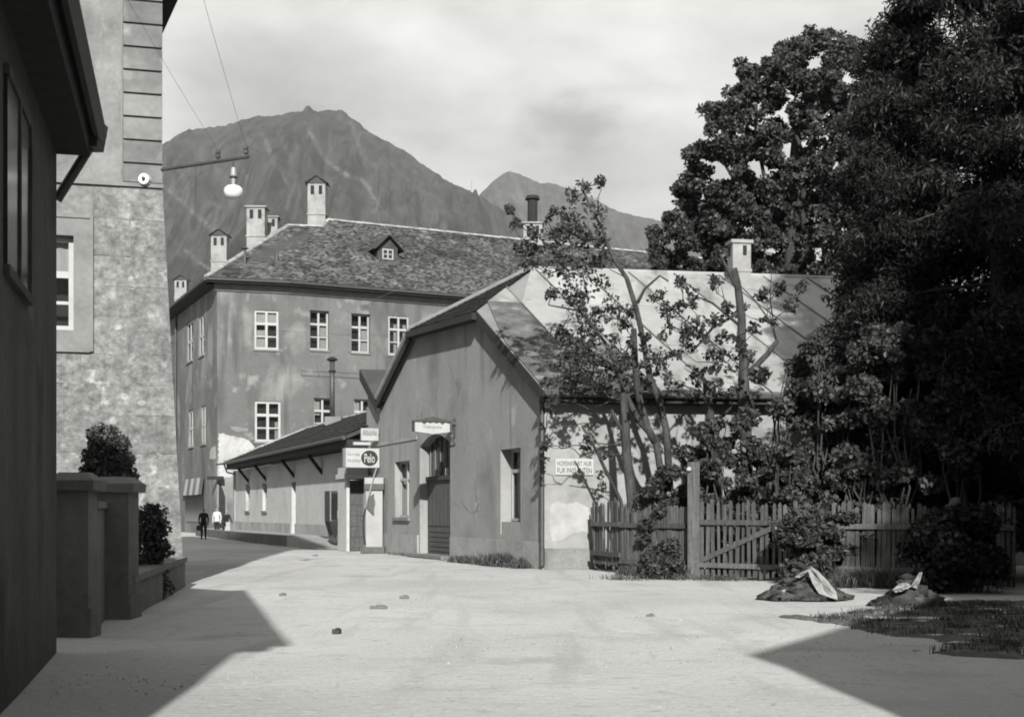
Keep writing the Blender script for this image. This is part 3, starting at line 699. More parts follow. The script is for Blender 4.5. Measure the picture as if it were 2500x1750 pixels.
# dormer on the street slope
def roof_hit(px, py, q):
    a, b, d_ = Vector(q[0]), Vector(q[1]), Vector(q[-1]); n_ = (b - a).cross(d_ - a)
    r0 = Vector((0, 0, EYE)); rd = unproject(px, py, 1.0) - r0
    return r0 + rd * ((a - r0).dot(n_) / rd.dot(n_))
dq = [eB, eR, MR, M1]
p0 = roof_hit(945, 636, dq); dn = Vector((H2.n.x, H2.n.y, 0)); dd = Vector((H2.d.x, H2.d.y, 0))
m = MB(); hw, hh, pk, dl = .78, .95, .75, 3.0
def DP(a, b, z): return p0 + dd * a + dn * b + Vector((0, 0, z))
m.hexa([DP(-hw, .1, -.3), DP(hw, .1, -.3), DP(hw, -dl, -.3), DP(-hw, -dl, -.3), DP(-hw, .1, hh), DP(hw, .1, hh), DP(hw, -dl, hh), DP(-hw, -dl, hh)])
m.poly([DP(-hw, .1, hh), DP(hw, .1, hh), DP(0, .1, hh + pk)])
dorm = m.build('dormer', M['tile2'], house)
m = MB()
for s in (-1, 1): m.slab([DP(s * (hw + .35), .55, hh - .3), DP(s * (hw + .35), -dl, hh - .3), DP(0, -dl, hh + pk + .05), DP(0, .55, hh + pk + .05)], dd * s + up, -.09)
m.build('dormer_roof', M['tile2'], dorm)
dfr = Frame((DP(0, .1, 0).x, DP(0, .1, 0).y), (dd.x, dd.y))
m = MB()
for (a, b, c, e_) in ((-.42, .42, .05, .13), (-.42, .42, .72, .80), (-.42, -.34, .13, .72), (.34, .42, .13, .72), (-.04, .04, .13, .72), (-.34, -.04, .40, .45), (.04, .34, .40, .45)):
    dfr.fbox(m, a, b, .01, .07, p0.z + c, p0.z + e_)
m.build('dormer_window', M['white'], dorm)
m = MB(); dfr.fbox(m, -.34, .34, .005, .03, p0.z + .13, p0.z + .72); m.build('dormer_pane', M['glassdark'], dorm)
# fresh plaster patch at the corner, portal, striped shop blind on the side street
def patch(fr, pts, wd, name, mat, parent, thick=.02):
    jag = []
    for (xa, ya), (xb, yb) in zip(pts, pts[1:] + pts[:1]):
        L_ = math.hypot(xb - xa, yb - ya); k = max(1, int(L_ / 4))
        for i in range(k): jag.append((xa + (xb - xa) * i / k + rnd.uniform(-1.6, 1.6), ya + (yb - ya) * i / k + rnd.uniform(-1.6, 1.6)))
    P = [fr.pt(*(lambda h: (h[0], wd, h[1]))(fr.hit(x, y))) for x, y in jag]
    mb = MB(); mb.slab(P, (fr.n.x, fr.n.y, 0), thick); return mb.build(name, mat, parent)
patch(H1, [(533, 1060), (545, 1058), (562, 1064), (580, 1066), (598, 1069), (610, 1079), (619, 1086), (624, 1098), (622, 1120), (606, 1150), (560, 1165), (533, 1168)], .012, 'plaster_patch', M['patch'], house)
patch(H1, [(560, 1040), (585, 1042), (608, 1047), (600, 1053), (580, 1054), (566, 1049)], .022, 'plaster_patch', M['trim'], house)
patch(HL, [(514, 1097), (520, 1090), (527, 1092), (528, 1118), (520, 1122), (511, 1118)], .012, 'plaster_patch', M['patch'], house)
a, b, z0, z1 = rect(H1, 534, 550, 1178, 1308)
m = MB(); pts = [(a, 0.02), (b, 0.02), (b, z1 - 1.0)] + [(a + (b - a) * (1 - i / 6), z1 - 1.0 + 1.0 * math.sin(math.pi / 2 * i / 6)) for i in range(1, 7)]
m.slab([H1.pt(x, .03, z) for x, z in pts], (H1.n.x, H1.n.y, 0), .02); m.build('portal_dark_panel', M['interior'], house)  # flat near-black panel stands in for the unlit archway
m = MB(); H1.fbox(m, a - .12, a, .003, .14, 0, z1); H1.fbox(m, b, b + .14, .003, .14, 0, z1 - 1.0); m.build('portal_frame', M['trim'], house)
m = MB(); a, z = HL.hit(523, 1166, .5); p = HL.pt(.6, .1, 0); q = unproject(513, 1166, 87.5); m.obox((q.x + .35, q.y), (1, 0.1), 1.05, .5, q.z - .12, q.z + .1); m.build('portal_canopy', M['fascia'], house)
stripe_n = 7; aw0, aw1 = HL.u_at(500), HL.u_at(450)
for i in range(stripe_n):
    a = aw0 + (aw1 - aw0) * i / stripe_n; b = aw0 + (aw1 - aw0) * (i + 1) / stripe_n
    m = MB(); m.slab([HL.pt(a, .1, 3.95), HL.pt(b, .1, 3.95), HL.pt(b, .28, 2.75), HL.pt(a, .28, 2.75)], (HL.n.x, HL.n.y, .5), .03)
    m.build('blind_stripe', M['white'] if i % 2 else M['housewall'], house)
m = MB(); HL.fbox(m, aw0 + .3, aw1 - .6, .004, .05, .8, 2.7); m.build('shop_window', M['glassdark'], house)
# street lamp on the side wall (fixed to the house, a thing of its own)
lp = HL.pt(HL.u_at(434), .8, 0)
zl = EYE + (HY - 893) / F * lp.y
lamp2 = thing('wall_lamp', (lp.x, lp.y, zl), 'small white globe wall lamp by the downpipe of the long house', 'lamp')
q0 = HL.pt(HL.u_at(433), .1, zl + 1.9)
MB().tube([q0, (lp.x, lp.y, zl + 1.7), (lp.x, lp.y, zl + .2)], .04, 6).build('bracket', M['iron'], lamp2)
MB().lathe((lp.x, lp.y, zl), [(.03, -.17), (.2, -.13), (.26, 0), (.2, .13), (.05, .2)], 12).build('globe', M['globe'], lamp2, smooth=True)

# ================================================================== THE GABLED HOUSE
pr = unproject(1329, 1389, 34.5); PR = Vector((pr.x, 34.5))
G = Frame(PR, (-0.39, 1)); FRT = Frame(PR, (5.73, 1))
gh = thing('gabled_house', (PR.x, PR.y, 0), 'low grey gabled house with half-hipped pale sheet metal roof', 'house')
ED, EF = Vector((G.d.x, G.d.y, 0)), Vector((FRT.d.x, FRT.d.y, 0))
def GP(a, b, z): return Vector((PR.x, PR.y, 0)) + ED * a + EF * b + Vector((0, 0, z))
uGL = G.u_at(907)
LF = 26.0
ZL, ZLL = 4.75, 5.55           # eave heights right and left of the gable
a_r, z_r = 8.1, 9.35           # ridge
hipR = (4.6, 4.675 + (4.6 + .5) / 8.6 * (9.35 - 4.675) - .05); hipL = (11.45, 7.70); aL = 15.6
# openings in the gable
gwl = rect(G, 964, 1000, 1128, 1262); gwr = rect(G, 1222, 1271, 1098, 1305); gdo = rect(G, 1025, 1099, 1066, 1346)
gdo = (gdo[0], gdo[1], 0.08, gdo[3])
holes = [gwl, gwr, gdo]
m = MB()
G.wall(m, 0, uGL, 0, 4.5, holes, thick=.42, top=[(0, 4.5), (uGL, 4.5), (uGL, 5.6), (aL, 5.5), (hipL[0], hipL[1] - .12), (hipR[0], hipR[1] - .12), (0, 4.75)])
m.build('wall', M['gable'], gh)
# plinth with openings left free
m = MB(); zp = 0.72; segs = [(0, gwr[0] - .0), (gwr[0], gwr[1]), (gwr[1], gdo[0] - .12), (gdo[1] + .12, uGL)]
for s0, s1 in segs:
    m = MB(); G.fbox(m, s0, s1 - .004, .003, .06, 0, zp); m.build('plinth', M['plinth'], gh)
m = MB(); G.fbox(m, gdo[0] - .1, gdo[1] + .5, -.3, .35, 0, .10); m.build('door_step', M['trim'], gh)
# left window
window(G, gh, gwl[0], gwl[1], gwl[2], gwl[3], .2, bars=(.68,), fw=.07, curtain=[(.05, .95, .02, .98)], sill=True)
# right window: tall recess with small casement and apron below
zs_ = gwr[2] + .0; zwin = G.hit(1250, 1272)[1]
m = MB(); G.fbox(m, gwr[0], gwr[1], -.30, -.03, gwr[2], zwin - .02); m.build('window_apron', M['gable'], gh)
window(G, gh, gwr[0] + .02, gwr[1] - .02, zwin, gwr[3], .32, bars=(.70,), fw=.08, curtain=[(.05, .95, .02, .98)], sill=False)
# door: wide boarded leaf with transom light above
zd = 0.1; zt_ = G.hit(1070, 1166)[1]
da, db = gdo[0], gdo[1]
leafs = MB(); G.fbox(leafs, da, db, -.34, -.28, zd, zt_ - .06); door = leafs.build('door', M['doorwood'], gh)
nb = 8
for i in range(nb):
    a = da + .06 + (db - da - .12) * i / nb; b = da + .06 + (db - da - .12) * (i + 1) / nb
    m = MB(); G.fbox(m, a + .012, b - .012, -.28, -.255, zd + .95, zt_ - .2); m.build('board', M['doorwood'], door)
for i in range(5):
    m = MB(); G.fbox(m, da + .25, db - .25, -.28, -.262 + .004 * (i % 2), zd + .1 + i * .16, zd + .22 + i * .16); m.build('panel', M['doorwood'], door)
m = MB(); G.fbox(m, da, db, -.30, -.2, zt_ - .06, zt_ + .08); m.build('transom_bar', M['darkwood'], door)
m = MB(); G.fbox(m, da, db, -.36, -.33, zt_ + .08, gdo[3]); m.build('transom_light', M['glassdark'], door)
for i in range(6):
    a = da + (db - da) * (i + .5) / 6; m = MB(); m.tube([G.pt(a, -.3, zt_ + .08), G.pt(a, -.3, gdo[3])], .02, 6); m.build('transom_rod', M['seam'], door)
# arched head of the doorway
m = MB(); K = 8
for i in range(K):
    t0, t1 = i / K, (i + 1) / K; hgt = .35
    f = lambda t: gdo[3] - hgt * (1 - math.sin(math.pi * t)) * 1.0
    m.hexa([G.pt(da + (db - da) * t0, -.40, f(t0)), G.pt(da + (db - da) * t1, -.40, f(t1)), G.pt(da + (db - da) * t1, .002, f(t1)), G.pt(da + (db - da) * t0, .002, f(t0)),
            G.pt(da + (db - da) * t0, -.40, gdo[3]), G.pt(da + (db - da) * t1, -.40, gdo[3]), G.pt(da + (db - da) * t1, .002, gdo[3]), G.pt(da + (db - da) * t0, .002, gdo[3])])
m.build('door_arch', M['gable'], gh)
# front wall behind the trees
fw_holes = [(6.2, 7.3, 1.0, 2.6), (11.2, 12.3, 1.0, 2.6), (16.2, 17.3, 1.0, 2.6), (21, 22, 1.0, 2.6)]
m = MB(); FRT.wall(m, 0.0, LF, 0, 4.35, fw_holes, thick=.4); m.build('front_wall', M['frontwall'], gh)
for h in fw_holes: window(FRT, gh, *h, .2, bars=(.6,), fw=.08)
patch(FRT, [(1345, 1232), (1362, 1224), (1385, 1230), (1410, 1226), (1436, 1238), (1440, 1268), (1437, 1296), (1400, 1300), (1372, 1318), (1346, 1322), (1342, 1280)], .006, 'plaster_patch', M['patch'], gh, .004)
m = MB(); FRT.fbox(m, .0, LF, .003, .05, 0, .55); m.build('front_plinth', M['plinth2'], gh)
m = MB(); m.tube([GP(-.10, -.10, 4.5), GP(-.10, -.10, .1)], .065, 8); m.build('downpipe', M['iron'], gh)
m = MB(); bw0 = GP(0, LF, 0); bw1 = GP(aL, LF, 0); bw2 = GP(aL, .5, 0)
for p, q in ((bw0, bw1), (bw1, bw2)): m.poly([p, q, (q.x, q.y, 4.6), (p.x, p.y, 4.6)])
m.build('rear_wall', M['gable'], gh)
# roof: front slope, rear slope, half hip
OG, OE = -.22, -.5                      # overhang at the gable and at the front eave
z_e = 4.95 + OE * .55
apex_b = 2.75
eav0, eav1 = GP(OE, OG, z_e), GP(OE, LF + .3, z_e)
hR = GP(hipR[0], OG, hipR[1] + .05); hL = GP(hipL[0], OG, hipL[1] + .05); rid0 = GP(a_r, apex_b, z_r); rid1 = GP(a_r, LF + .3, z_r)
lev0, lev1 = GP(aL + .1, OG, 5.72), GP(aL + .1, LF + .3, 5.72)
m = MB()
def rs(mb, pts, t=.10):
    nrm = (Vector(pts[1]) - Vector(pts[0])).cross(Vector(pts[2]) - Vector(pts[0])).normalized()
    if nrm.z < 0: nrm = -nrm
    mb.slab(pts, nrm, t)
rs(m, [eav0, eav1, rid1, rid0, hR]); rs(m, [lev0, hL, rid0, rid1, lev1]); rs(m, [hR, rid0, hL])
M['seam2'] = surf('roof_seam', 0.14, 0.20, 1.0, rough=0.7, grain=0.1)
groof = m.build('roof', M['seam2'], gh)
# sheet panels with standing seams on the front slope (each strip from eave to ridge)
nrmF = (eav1 - eav0).cross(rid1 - eav0).normalized()
if nrmF.z < 0: nrmF = -nrmF
def slope_pt(b, t):      # b along the eave, t from eave (0) to ridge (1)
    return GP(OE + (a_r - OE) * t, b, z_e + (z_r - z_e) * t)
def verge_b(t):          # left edge of the front slope: plumb verge up to the hip corner, then the hip line
    th = (hipR[0] - OE) / (a_r - OE)
    return OG if t <= th else OG + (apex_b - OG) * (t - th) / (1 - th)
step = 1.55; nP = int((LF + .3 - OG) / step) + 1
for i in range(nP):
    b0, b1 = OG + i * step + .03, min(OG + (i + 1) * step - .03, LF + .25)
    if b1 - b0 < .2: continue
    for r_ in range(3):
        t0, t1 = r_ / 3 + .0012, (r_ + 1) / 3 - .0012
        v = [(max(b0, verge_b(t0)), t0), (b1, t0), (b1, t1), (max(b0, verge_b(t1)), t1)]
        if v[0][0] >= b1 or v[3][0] >= b1:
            if v[0][0] >= b1: continue
            th = (hipR[0] - OE) / (a_r - OE); tt = th + (b1 - OG) / (apex_b - OG) * (1 - th)
            v = [(max(b0, verge_b(t0)), t0), (b1, t0), (b1, min(tt, t1))]
            if b0 > verge_b(t0): v.append((b0, th + (b0 - OG) / (apex_b - OG) * (1 - th)))
        pts = [slope_pt(b, t) + nrmF * (.045 + .004 * ((i + r_) % 3)) for b, t in v]
        mb = MB(); mb.slab(pts, nrmF, .03)
        old = (r_ < 2 and i < 1) or (r_ == 0 and i < 2)  # darker, mottled panels in the lower verge corner
        mb.build('roof_panel', M['darkroof'] if old else M['metalroof'], groof)
    bs = OG + (i + 1) * step
    if bs < LF:
        tmax = 1.0 if bs > apex_b else ((hipR[0] - OE) / (a_r - OE) + (bs - OG) / (apex_b - OG) * (1 - (hipR[0] - OE) / (a_r - OE)))
        mb = MB(); a_, c_ = slope_pt(bs, .0), slope_pt(bs, tmax); mb.tube([a_ + nrmF * .07, c_ + nrmF * .07], .019, 6); mb.build('roof_seam', M['seam2'], groof)
# roof edge of the hip, ridge capping
for p, q in ((hL, rid0), (lev0, hL)):
    m = MB(); m.tube([p + up * .06, q + up * .06], .09, 8); m.build('verge_capping', M['ridge'], groof)
m = MB(); m.tube([rid0 + up * .05, rid1 + up * .05], .08, 8); m.build('ridge_capping', M['metalroof'], groof)
tiles_on('hip_tiles', [hR, hL, rid0 + (hL - hR) * .02, rid0 - (hL - hR) * .02], .25, .22, M['tile2'], groof, seed=9)
# barge boards and soffit of the half hip
m = MB()
def strip(mb, p, q, drop, back):
    n_ = Vector((G.n.x, G.n.y, 0))
    mb.hexa([p + n_ * .02 - up * drop, q + n_ * .02 - up * drop, q - n_ * back - up * drop, p - n_ * back - up * drop, p + n_ * .02 - up * .02, q + n_ * .02 - up * .02, q - n_ * back - up * .02, p - n_ * back - up * .02])
for p_, q_ in ((eav0, hR), (hL, lev0)):
    m = MB(); strip(m, p_, q_, .34, .10); m.build('barge_board', M['fascia'], gh)
m = MB(); nG = Vector((G.n.x, G.n.y, 0))
for k, (p, q) in enumerate(((hR, hL),)):
    m.hexa([p + nG * .16 - up * .26, q + nG * .16 - up * .26, q - nG * .25 - up * .26, p - nG * .25 - up * .26, p + nG * .16 - up * .06, q + nG * .16 - up * .06, q - nG * .25 - up * .06, p - nG * .25 - up * .06])
m.build('hip_eave', M['fascia'], gh)
m = MB(); nF = Vector((FRT.n.x, FRT.n.y, 0))
p, q = eav0, eav1
m.hexa([p + up * -.30, q + up * -.30, q - nF * .6 + up * -.30, p - nF * .6 + up * -.30, p + up * -.09, q + up * -.09, q - nF * .6 + up * -.09, p - nF * .6 + up * -.09])
m.build('front_eave', M['fascia'], gh)
m = MB(); m.tube([p + nF * .09 - up * .1, q + nF * .09 - up * .1], .09, 8); m.build('gutter', M['iron'], gh)
# white-capped chimney on the front slope
cpos = FRT
chimney(gh, 1785, 1831, 590, 42.6, 7.8, 'flat', d=(EF.x, EF.y))
# narrow wing beyond the valley gutter
m = MB(); v0 = GP(aL + .05, OG, 5.62); v1 = GP(uGL + .9, OG, 7.1); v2 = GP(uGL + .9, 5, 7.1); v3 = GP(aL + .05, 5, 5.62)
rs(m, [v0, v1, v2, v3], .12); m.build('valley_roof', M['tile2'], gh)
m = MB(); strip(m, v0, v1, .42, .10); m.build('valley_board', M['fascia'], gh)
m = MB(); G.fbox(m, uGL, uGL + .75, -3.0, 0, 0, 5.6); m.poly([G.pt(aL, -.05, 5.5), G.pt(uGL + .75, -.05, 5.5), G.pt(uGL + .75, -.05, 6.6)]); m.build('wing_wall', M['gable'], gh)
m = MB(); q0 = GP(aL - 1.0, 3.2, 0); m.obox((q0.x - .9, q0.y + 1.0), (ED.x, ED.y), 5.5, .3, 5.0, 7.5); m.build('parapet', M['frontwall'], gh)
m = MB(); G.fbox(m, gdo[1] + .3, uGL, .003, .03, 4.0, 4.12); m.build('string_course', M['plinth'], gh)

# projecting lantern sign over the door
def sign_frame(px_wall, wd_py, fr):
    return fr.u_at(px_wall)
us = G.u_at(1112)
zS = G.hit(1112, 1040)[1]
sg = thing('lantern_sign', G.pt(us, 0, zS - .4), 'white lantern sign with dark pointed hood on iron bracket above the door', 'sign')
S = Frame((G.pt(us, 0, 0).x, G.pt(us, 0, 0).y), (G.n.x, G.n.y))   # runs out from the wall
def sz(py): return EYE + (HY - py) / F * (S.pt(.9, 0, 0).y)
u0, u1 = S.u_at(1096), S.u_at(1011); zt1, zb1 = sz(1030), sz(1054)
m = MB(); S.fbox(m, u0, u1, -.09, .09, zb1, zt1); um = (u0 + u1) / 2
for sd in (-.09, .09): m.poly([S.pt(u0, sd, zb1), S.pt(um, sd, zb1 - .07), S.pt(u1, sd, zb1)])
m.poly([S.pt(u0, -.09, zb1), S.pt(um, -.09, zb1 - .07), S.pt(um, .09, zb1 - .07), S.pt(u0, .09, zb1)]); m.poly([S.pt(u1, -.09, zb1), S.pt(um, -.09, zb1 - .07), S.pt(um, .09, zb1 - .07), S.pt(u1, .09, zb1)])
m.build('lantern_box', M['white2'], sg)
m = MB()
prof = [(u0 - .05, zt1 + .003), (u1 + .05, zt1 + .003), (u1 + .05, zt1 + .03), (um, zt1 + .17), (u0 - .05, zt1 + .03)]
A = [S.pt(a, .13, z) for a, z in prof]; B = [S.pt(a, -.13, z) for a, z in prof]
m.poly(A); m.poly(B[::-1])
for i in range(5): m.poly([A[i], A[(i + 1) % 5], B[(i + 1) % 5], B[i]])
m.build('hood', M['iron'], sg)
for uu in (u0 - .02, u1 + .02):
    m = MB(); S.fbox(m, uu - .02, uu + .02, -.1, .1, zb1, zt1); m.build('edge_bar', M['iron'], sg)
m = MB(); m.tube([S.pt(.04, 0, sz(1019)), S.pt(.04, 0, sz(1064))], .035, 6); m.tube([S.pt(.04, 0, sz(1022)), S.pt(u0, 0, sz(1030))], .02, 6); m.tube([S.pt(.04, 0, sz(1055)), S.pt(u0, 0, sz(1055))], .02, 6)
m.tube([S.pt(.04, 0, sz(1024)), S.pt(u0 + .03, 0, sz(1055))], .02, 6); m.tube([S.pt(0.0, 0, sz(1085)), S.pt(u0, 0, sz(1058))], .022, 6); m.build('bracket', M['iron'], sg)

def text_on(fr, parent, txt, ua, ub, zc, h, wd, mat, name='lettering', flip=False):
    """letters as thin mesh standing proud of a sign face; read from ua to ub"""
    cu = bpy.data.curves.new(name, 'FONT'); cu.body = txt; cu.size = 1.0; cu.align_x = 'CENTER'; cu.align_y = 'CENTER'; cu.extrude = 0.0; cu.offset = 0.012
    o = bpy.data.objects.new(name, cu); C.objects.link(o)
    bpy.context.view_layer.update()
    me = bpy.data.meshes.new_from_object(o.evaluated_get(bpy.context.evaluated_depsgraph_get()))
    bpy.data.objects.remove(o); bpy.data.curves.remove(cu)
    xs = [v.co.x for v in me.vertices]; ys = [v.co.y for v in me.vertices]
    wx = max(xs) - min(xs); cx_ = (max(xs) + min(xs)) / 2; wy = max(ys) - min(ys); cy_ = (max(ys) + min(ys)) / 2
    b = BASE.get(parent.name, Vector((0, 0, 0)))
    for v in me.vertices:
        t = .5 + (v.co.x - cx_) / wx
        v.co = fr.pt(ua + (ub - ua) * t, wd, zc + (v.co.y - cy_) / wy * h) - b
    return make_obj(name, me, mat, parent)
M['ink'] = surf('sign_ink', 0.05, 0.08, 4, rough=0.7)
M['ink2'] = surf('faded_sign_ink', 0.13, 0.17, 4, rough=0.7)
text_on(S, sg, 'Weinstube', um + .32, um - .30, sz(1042), .10, .096, M['ink2'])
m = MB()
for i in range(6): m.poly([S.pt(u1 - .2 - i * .2, .094, zt1), S.pt(u1 - .4 - i * .2, .094, zt1), S.pt(u1 - .3 - i * .2, .094, zt1 - (.09 if i in (0, 5, 3) else .05))])
m.build('painted_border', M['ink'], sg)

# street notice on the front wall
a, z1_ = FRT.hit(1356, 1119, .05); b, _ = FRT.hit(1449, 1119, .05); _, z0_ = FRT.hit(1400, 1159, .05)
nb_ = thing('street_notice', FRT.pt((a + b) / 2, .02, z0_), 'white notice board with two lines of black capitals on the wall', 'notice')
m = MB(); FRT.fbox(m, a, b, .024, .05, z0_, z1_); m.build('board', M['white2'], nb_)
hh = z1_ - z0_
text_on(FRT, nb_, 'HOFEINFAHRT NUR', a + .05, b - .05, z0_ + hh * .70, hh * .30, .054, M['ink'])
text_on(FRT, nb_, 'FUR PASSANTEN', a + .05, b - .05, z0_ + hh * .27, hh * .34, .054, M['ink'])

# ================================================================== THE LOW ANNEX
AN = Frame(G.pt(uGL + .75, .12, 0), (G.d.x, G.d.y))
an = thing('annex', AN.pt(0, 0, 0), 'long low pale outbuilding with deep dark eaves beside the gabled house', 'outbuilding')
ua0 = 0.0; ua1 = AN.u_at(572); zA = 4.0
def arect(x0, x1, y0, y1): return rect(AN, x0, x1, y0, y1)
ah = [arect(600, 610, 1182, 1246), arect(641, 652, 1180, 1246)]; ad = arect(712, 722, 1177, 1303); ad = (ad[0], ad[1], .46, ad[3])
m = MB(); AN.wall(m, ua0, ua1, 0.0, zA, ah + [ad], thick=.4); m.build('wall', M['annexwall'], an)
for h in ah: window(AN, an, *h, .15, bars=(.6,), fw=.12, curtain=[(.05, .95, 0, 1)])
m = MB(); AN.fbox(m, ad[0], ad[1], -.3, -.2, ad[2], ad[3]); dr = m.build('door', M['darkwood'], an)
m = MB(); AN.fbox(m, ad[0] + .1, ad[0] + .2, -.2, -.12, ad[2] + 1, ad[2] + 1.1); m.build('door_handle', M['iron'], dr)
for s0, s1 in ((ad[1] + .01, ua1), (4.5, ad[0] - .01)):
    m = MB(); AN.fbox(m, s0, s1, .003, .06, .45, .95); m.build('plinth', M['plinth'], an)
m = MB(); e0 = AN.pt(ua1, 0, 0); e1 = AN.pt(ua1, -7, 0); m.poly([(e0.x, e0.y, 0), (e1.x, e1.y, 0), (e1.x, e1.y, zA), (e0.x, e0.y, zA)]); m.build('end_wall', M['annexwall'], an)
m = MB(); AN.fbox(m, ua1 - .5, ua1, .003, .08, .45, zA); m.build('corner_post', M['plinth'], an)
# roof: eave line forward of the wall, hip at the far end
OA = 0.78; zEa = 4.48
uE1 = AN.u_at(550, OA)
ev0, ev1 = AN.pt(-.3, OA, zEa), AN.pt(uE1, OA, zEa)
rw = -4.6
ur1 = AN.u_at(748, rw); zr1 = AN.hit(748, 1047, rw)[1]; rg1 = AN.pt(ur1, rw, zr1); rg0 = AN.pt(-.3, rw, zr1)
fe1 = AN.pt(uE1, -10.2, zEa); fe0 = AN.pt(-.3, -10.2, zEa)
m = MB(); rs(m, [ev0, ev1, rg1, rg0], .14); rs(m, [ev1, fe1, rg1], .14); rs(m, [fe1, fe0, rg0, rg1], .14)
ar = m.build('roof', M['tile2'], an)
tiles_on('roof_tiles', [ev0, ev1, rg1, rg0], .26, .26, M['tile2'], ar, seed=12)
ridge_tiles(ev1, rg1, ar, step=.42, r=.11); ridge_tiles(rg1, rg0, ar, step=.42, r=.11)
m = MB(); AN.fbox(m, -.3, uE1 - .1, -.1, OA - .05, zEa - .45, zEa - .16); m.build('eave', M['fascia'], an)
m = MB(); m.tube([AN.pt(-.3, OA + .08, zEa - .1), AN.pt(uE1, OA + .08, zEa - .1)], .09, 8); q = AN.pt(uE1, OA + .08, zEa - .1)
m.tube([q, q + Vector((-.45, -.1, -.05))], .06, 6); m.tube([q, q + Vector((.15, .1, -.5)), q + Vector((.6, .2, -.62))], .05, 6); m.build('gutter', M['iron'], an)
for x in (607, 649, 718, 786):
    u = AN.u_at(x); m = MB(); m.hexa([AN.pt(u - .1, .005, zA - .85), AN.pt(u + .1, .005, zA - .85), AN.pt(u + .1, .005, zA - .65), AN.pt(u - .1, .005, zA - .65),
        AN.pt(u - .1, OA - .10, zEa - .47), AN.pt(u + .1, OA - .10, zEa - .47), AN.pt(u + .1, OA - .25, zEa - .46), AN.pt(u - .1, OA - .25, zEa - .46)]); m.build('strut', M['fascia'], an)
# stove pipe
up_ = AN.u_at(811, -3.8); q = AN.pt(up_, -3.8, 0); zq = lambda y: EYE + (HY - y) / F * q.y
pipe = MB().tube([(q.x, q.y, zq(1030)), (q.x, q.y, zq(882))], .14, 10).build('stove_pipe', M['iron'], an, smooth=True)
MB().lathe((q.x, q.y, zq(882)), [(.14, 0), (.30, .06), (.30, .12), (.12, .24)], 12).build('pipe_cap', M['soot'], pipe)
MB().lathe((q.x, q.y, zq(910)), [(.14, 0), (.2, .03), (.2, .12), (.14, .15)], 10).build('pipe_collar', M['soot'], pipe)
MB().obox((q.x + .1, q.y), (1, 0), .9, .9, zq(1030) - .2, zq(1018)).build('pipe_base', M['seam'], pipe)
# terrace in front of the annex
tr0, tr1 = AN.u_at(782), ua1 + 6
m = MB(); AN.fbox(m, tr0, tr1, .0, 1.5, -.05, .45); to = m.build('terrace', M['kerb']); structure(to, 'raised stone terrace along the low outbuilding, shade put into its dark face colour', 'terrace')
m = MB(); AN.fbox(m, tr0 + .01, tr1, .01, 1.45, .452, .47); m.build('terrace_top', M['pave'], to)
m = MB(); A = [AN.pt(tr0, .0, .45), AN.pt(tr0, 1.5, .45), AN.pt(tr0 - 5, 1.2, .0), AN.pt(tr0 - 5, .0, .0)]; m.poly(A); m.poly([A[1], AN.pt(tr0, 1.5, -.02), A[2]]); m.build('terrace_ramp', M['pave'], to)

# glass showcase on the annex wall
su = AN.u_at(826, .3); sc0 = thing('showcase', AN.pt(su, 0, .5), 'dark glazed showcase with pale bottle shapes on the outbuilding wall', 'showcase')
SF = Frame((AN.pt(su, 0, 0).x, AN.pt(su, 0, 0).y), (G.n.x, G.n.y))
zS_ = lambda y: EYE + (HY - y) / F * SF.pt(.3, 0, 0).y
s0, s1 = 0.02, .66
m = MB(); SF.fbox(m, s0, s1, -.9, 0, zS_(1272), zS_(1198)); m.build('case', M['darkwood'], sc0)
m = MB(); SF.fbox(m, s0 + .05, s1 - .05, .003, .02, zS_(1267), zS_(1204)); m.build('pane', M['glassdark'], sc0)
for a, b in ((s0, s0 + .05), (s1 - .05, s1)):
    m = MB(); SF.fbox(m, a, b, .003, .04, zS_(1272), zS_(1198)); m.build('frame_bar', M['trim'], sc0)
m = MB(); m.hexa([SF.pt(s0 + .15, -.8, zS_(1306)), SF.pt(s1 - .15, -.8, zS_(1306)), SF.pt(s1 - .15, -.05, zS_(1306)), SF.pt(s0 + .15, -.05, zS_(1306)), SF.pt(s0, -.9, zS_(1272) - .004), SF.pt(s1, -.9, zS_(1272) - .004), SF.pt(s1, 0, zS_(1272) - .004), SF.pt(s0, 0, zS_(1272) - .004)]); m.build('console', M['fascia'], sc0)
for u in (.16, .3): 
    q = SF.pt(u, .04, zS_(1266)); MB().lathe(q, [(.04, 0), (.05, .02), (.05, .3), (.02, .42), (.018, .75 if u < .2 else .5)], 10).build('painted_bottle', M['white2'], sc0)

# portal porch between annex and gabled house
pu = AN.u_at(873, .4); pc = thing('porch', AN.pt(pu, 0, 0), 'small plastered porch with moulded lintel and boarded door beside the pump', 'porch')
PF = Frame((AN.pt(pu, 0, 0).x, AN.pt(pu, 0, 0).y), (G.n.x, G.n.y))
zP = lambda y: EYE + (HY - y) / F * PF.pt(.4, 0, 0).y
p1 = PF.u_at(846); p0_ = 0.0
m = MB(); PF.fbox(m, p0_ + .0, p0_ + .06, -1.4, 0, 0, zP(1168)); PF.fbox(m, p1 - .12, p1, -1.4, 0, 0, zP(1168)); m.build('pillar', M['annexwall'], pc)
m = MB(); PF.fbox(m, p0_, p1 + .08, -1.45, .08, zP(1168), zP(1156)); PF.fbox(m, p0_, p1, -1.4, .02, zP(1156), zP(1140)); m.build('lintel', M['annexwall'], pc)
m = MB(); PF.fbox(m, p0_ + .06, p1 - .12, -.5, -.42, .02, zP(1172)); dr = m.build('door', M['doorwood'], pc)
nb = 6
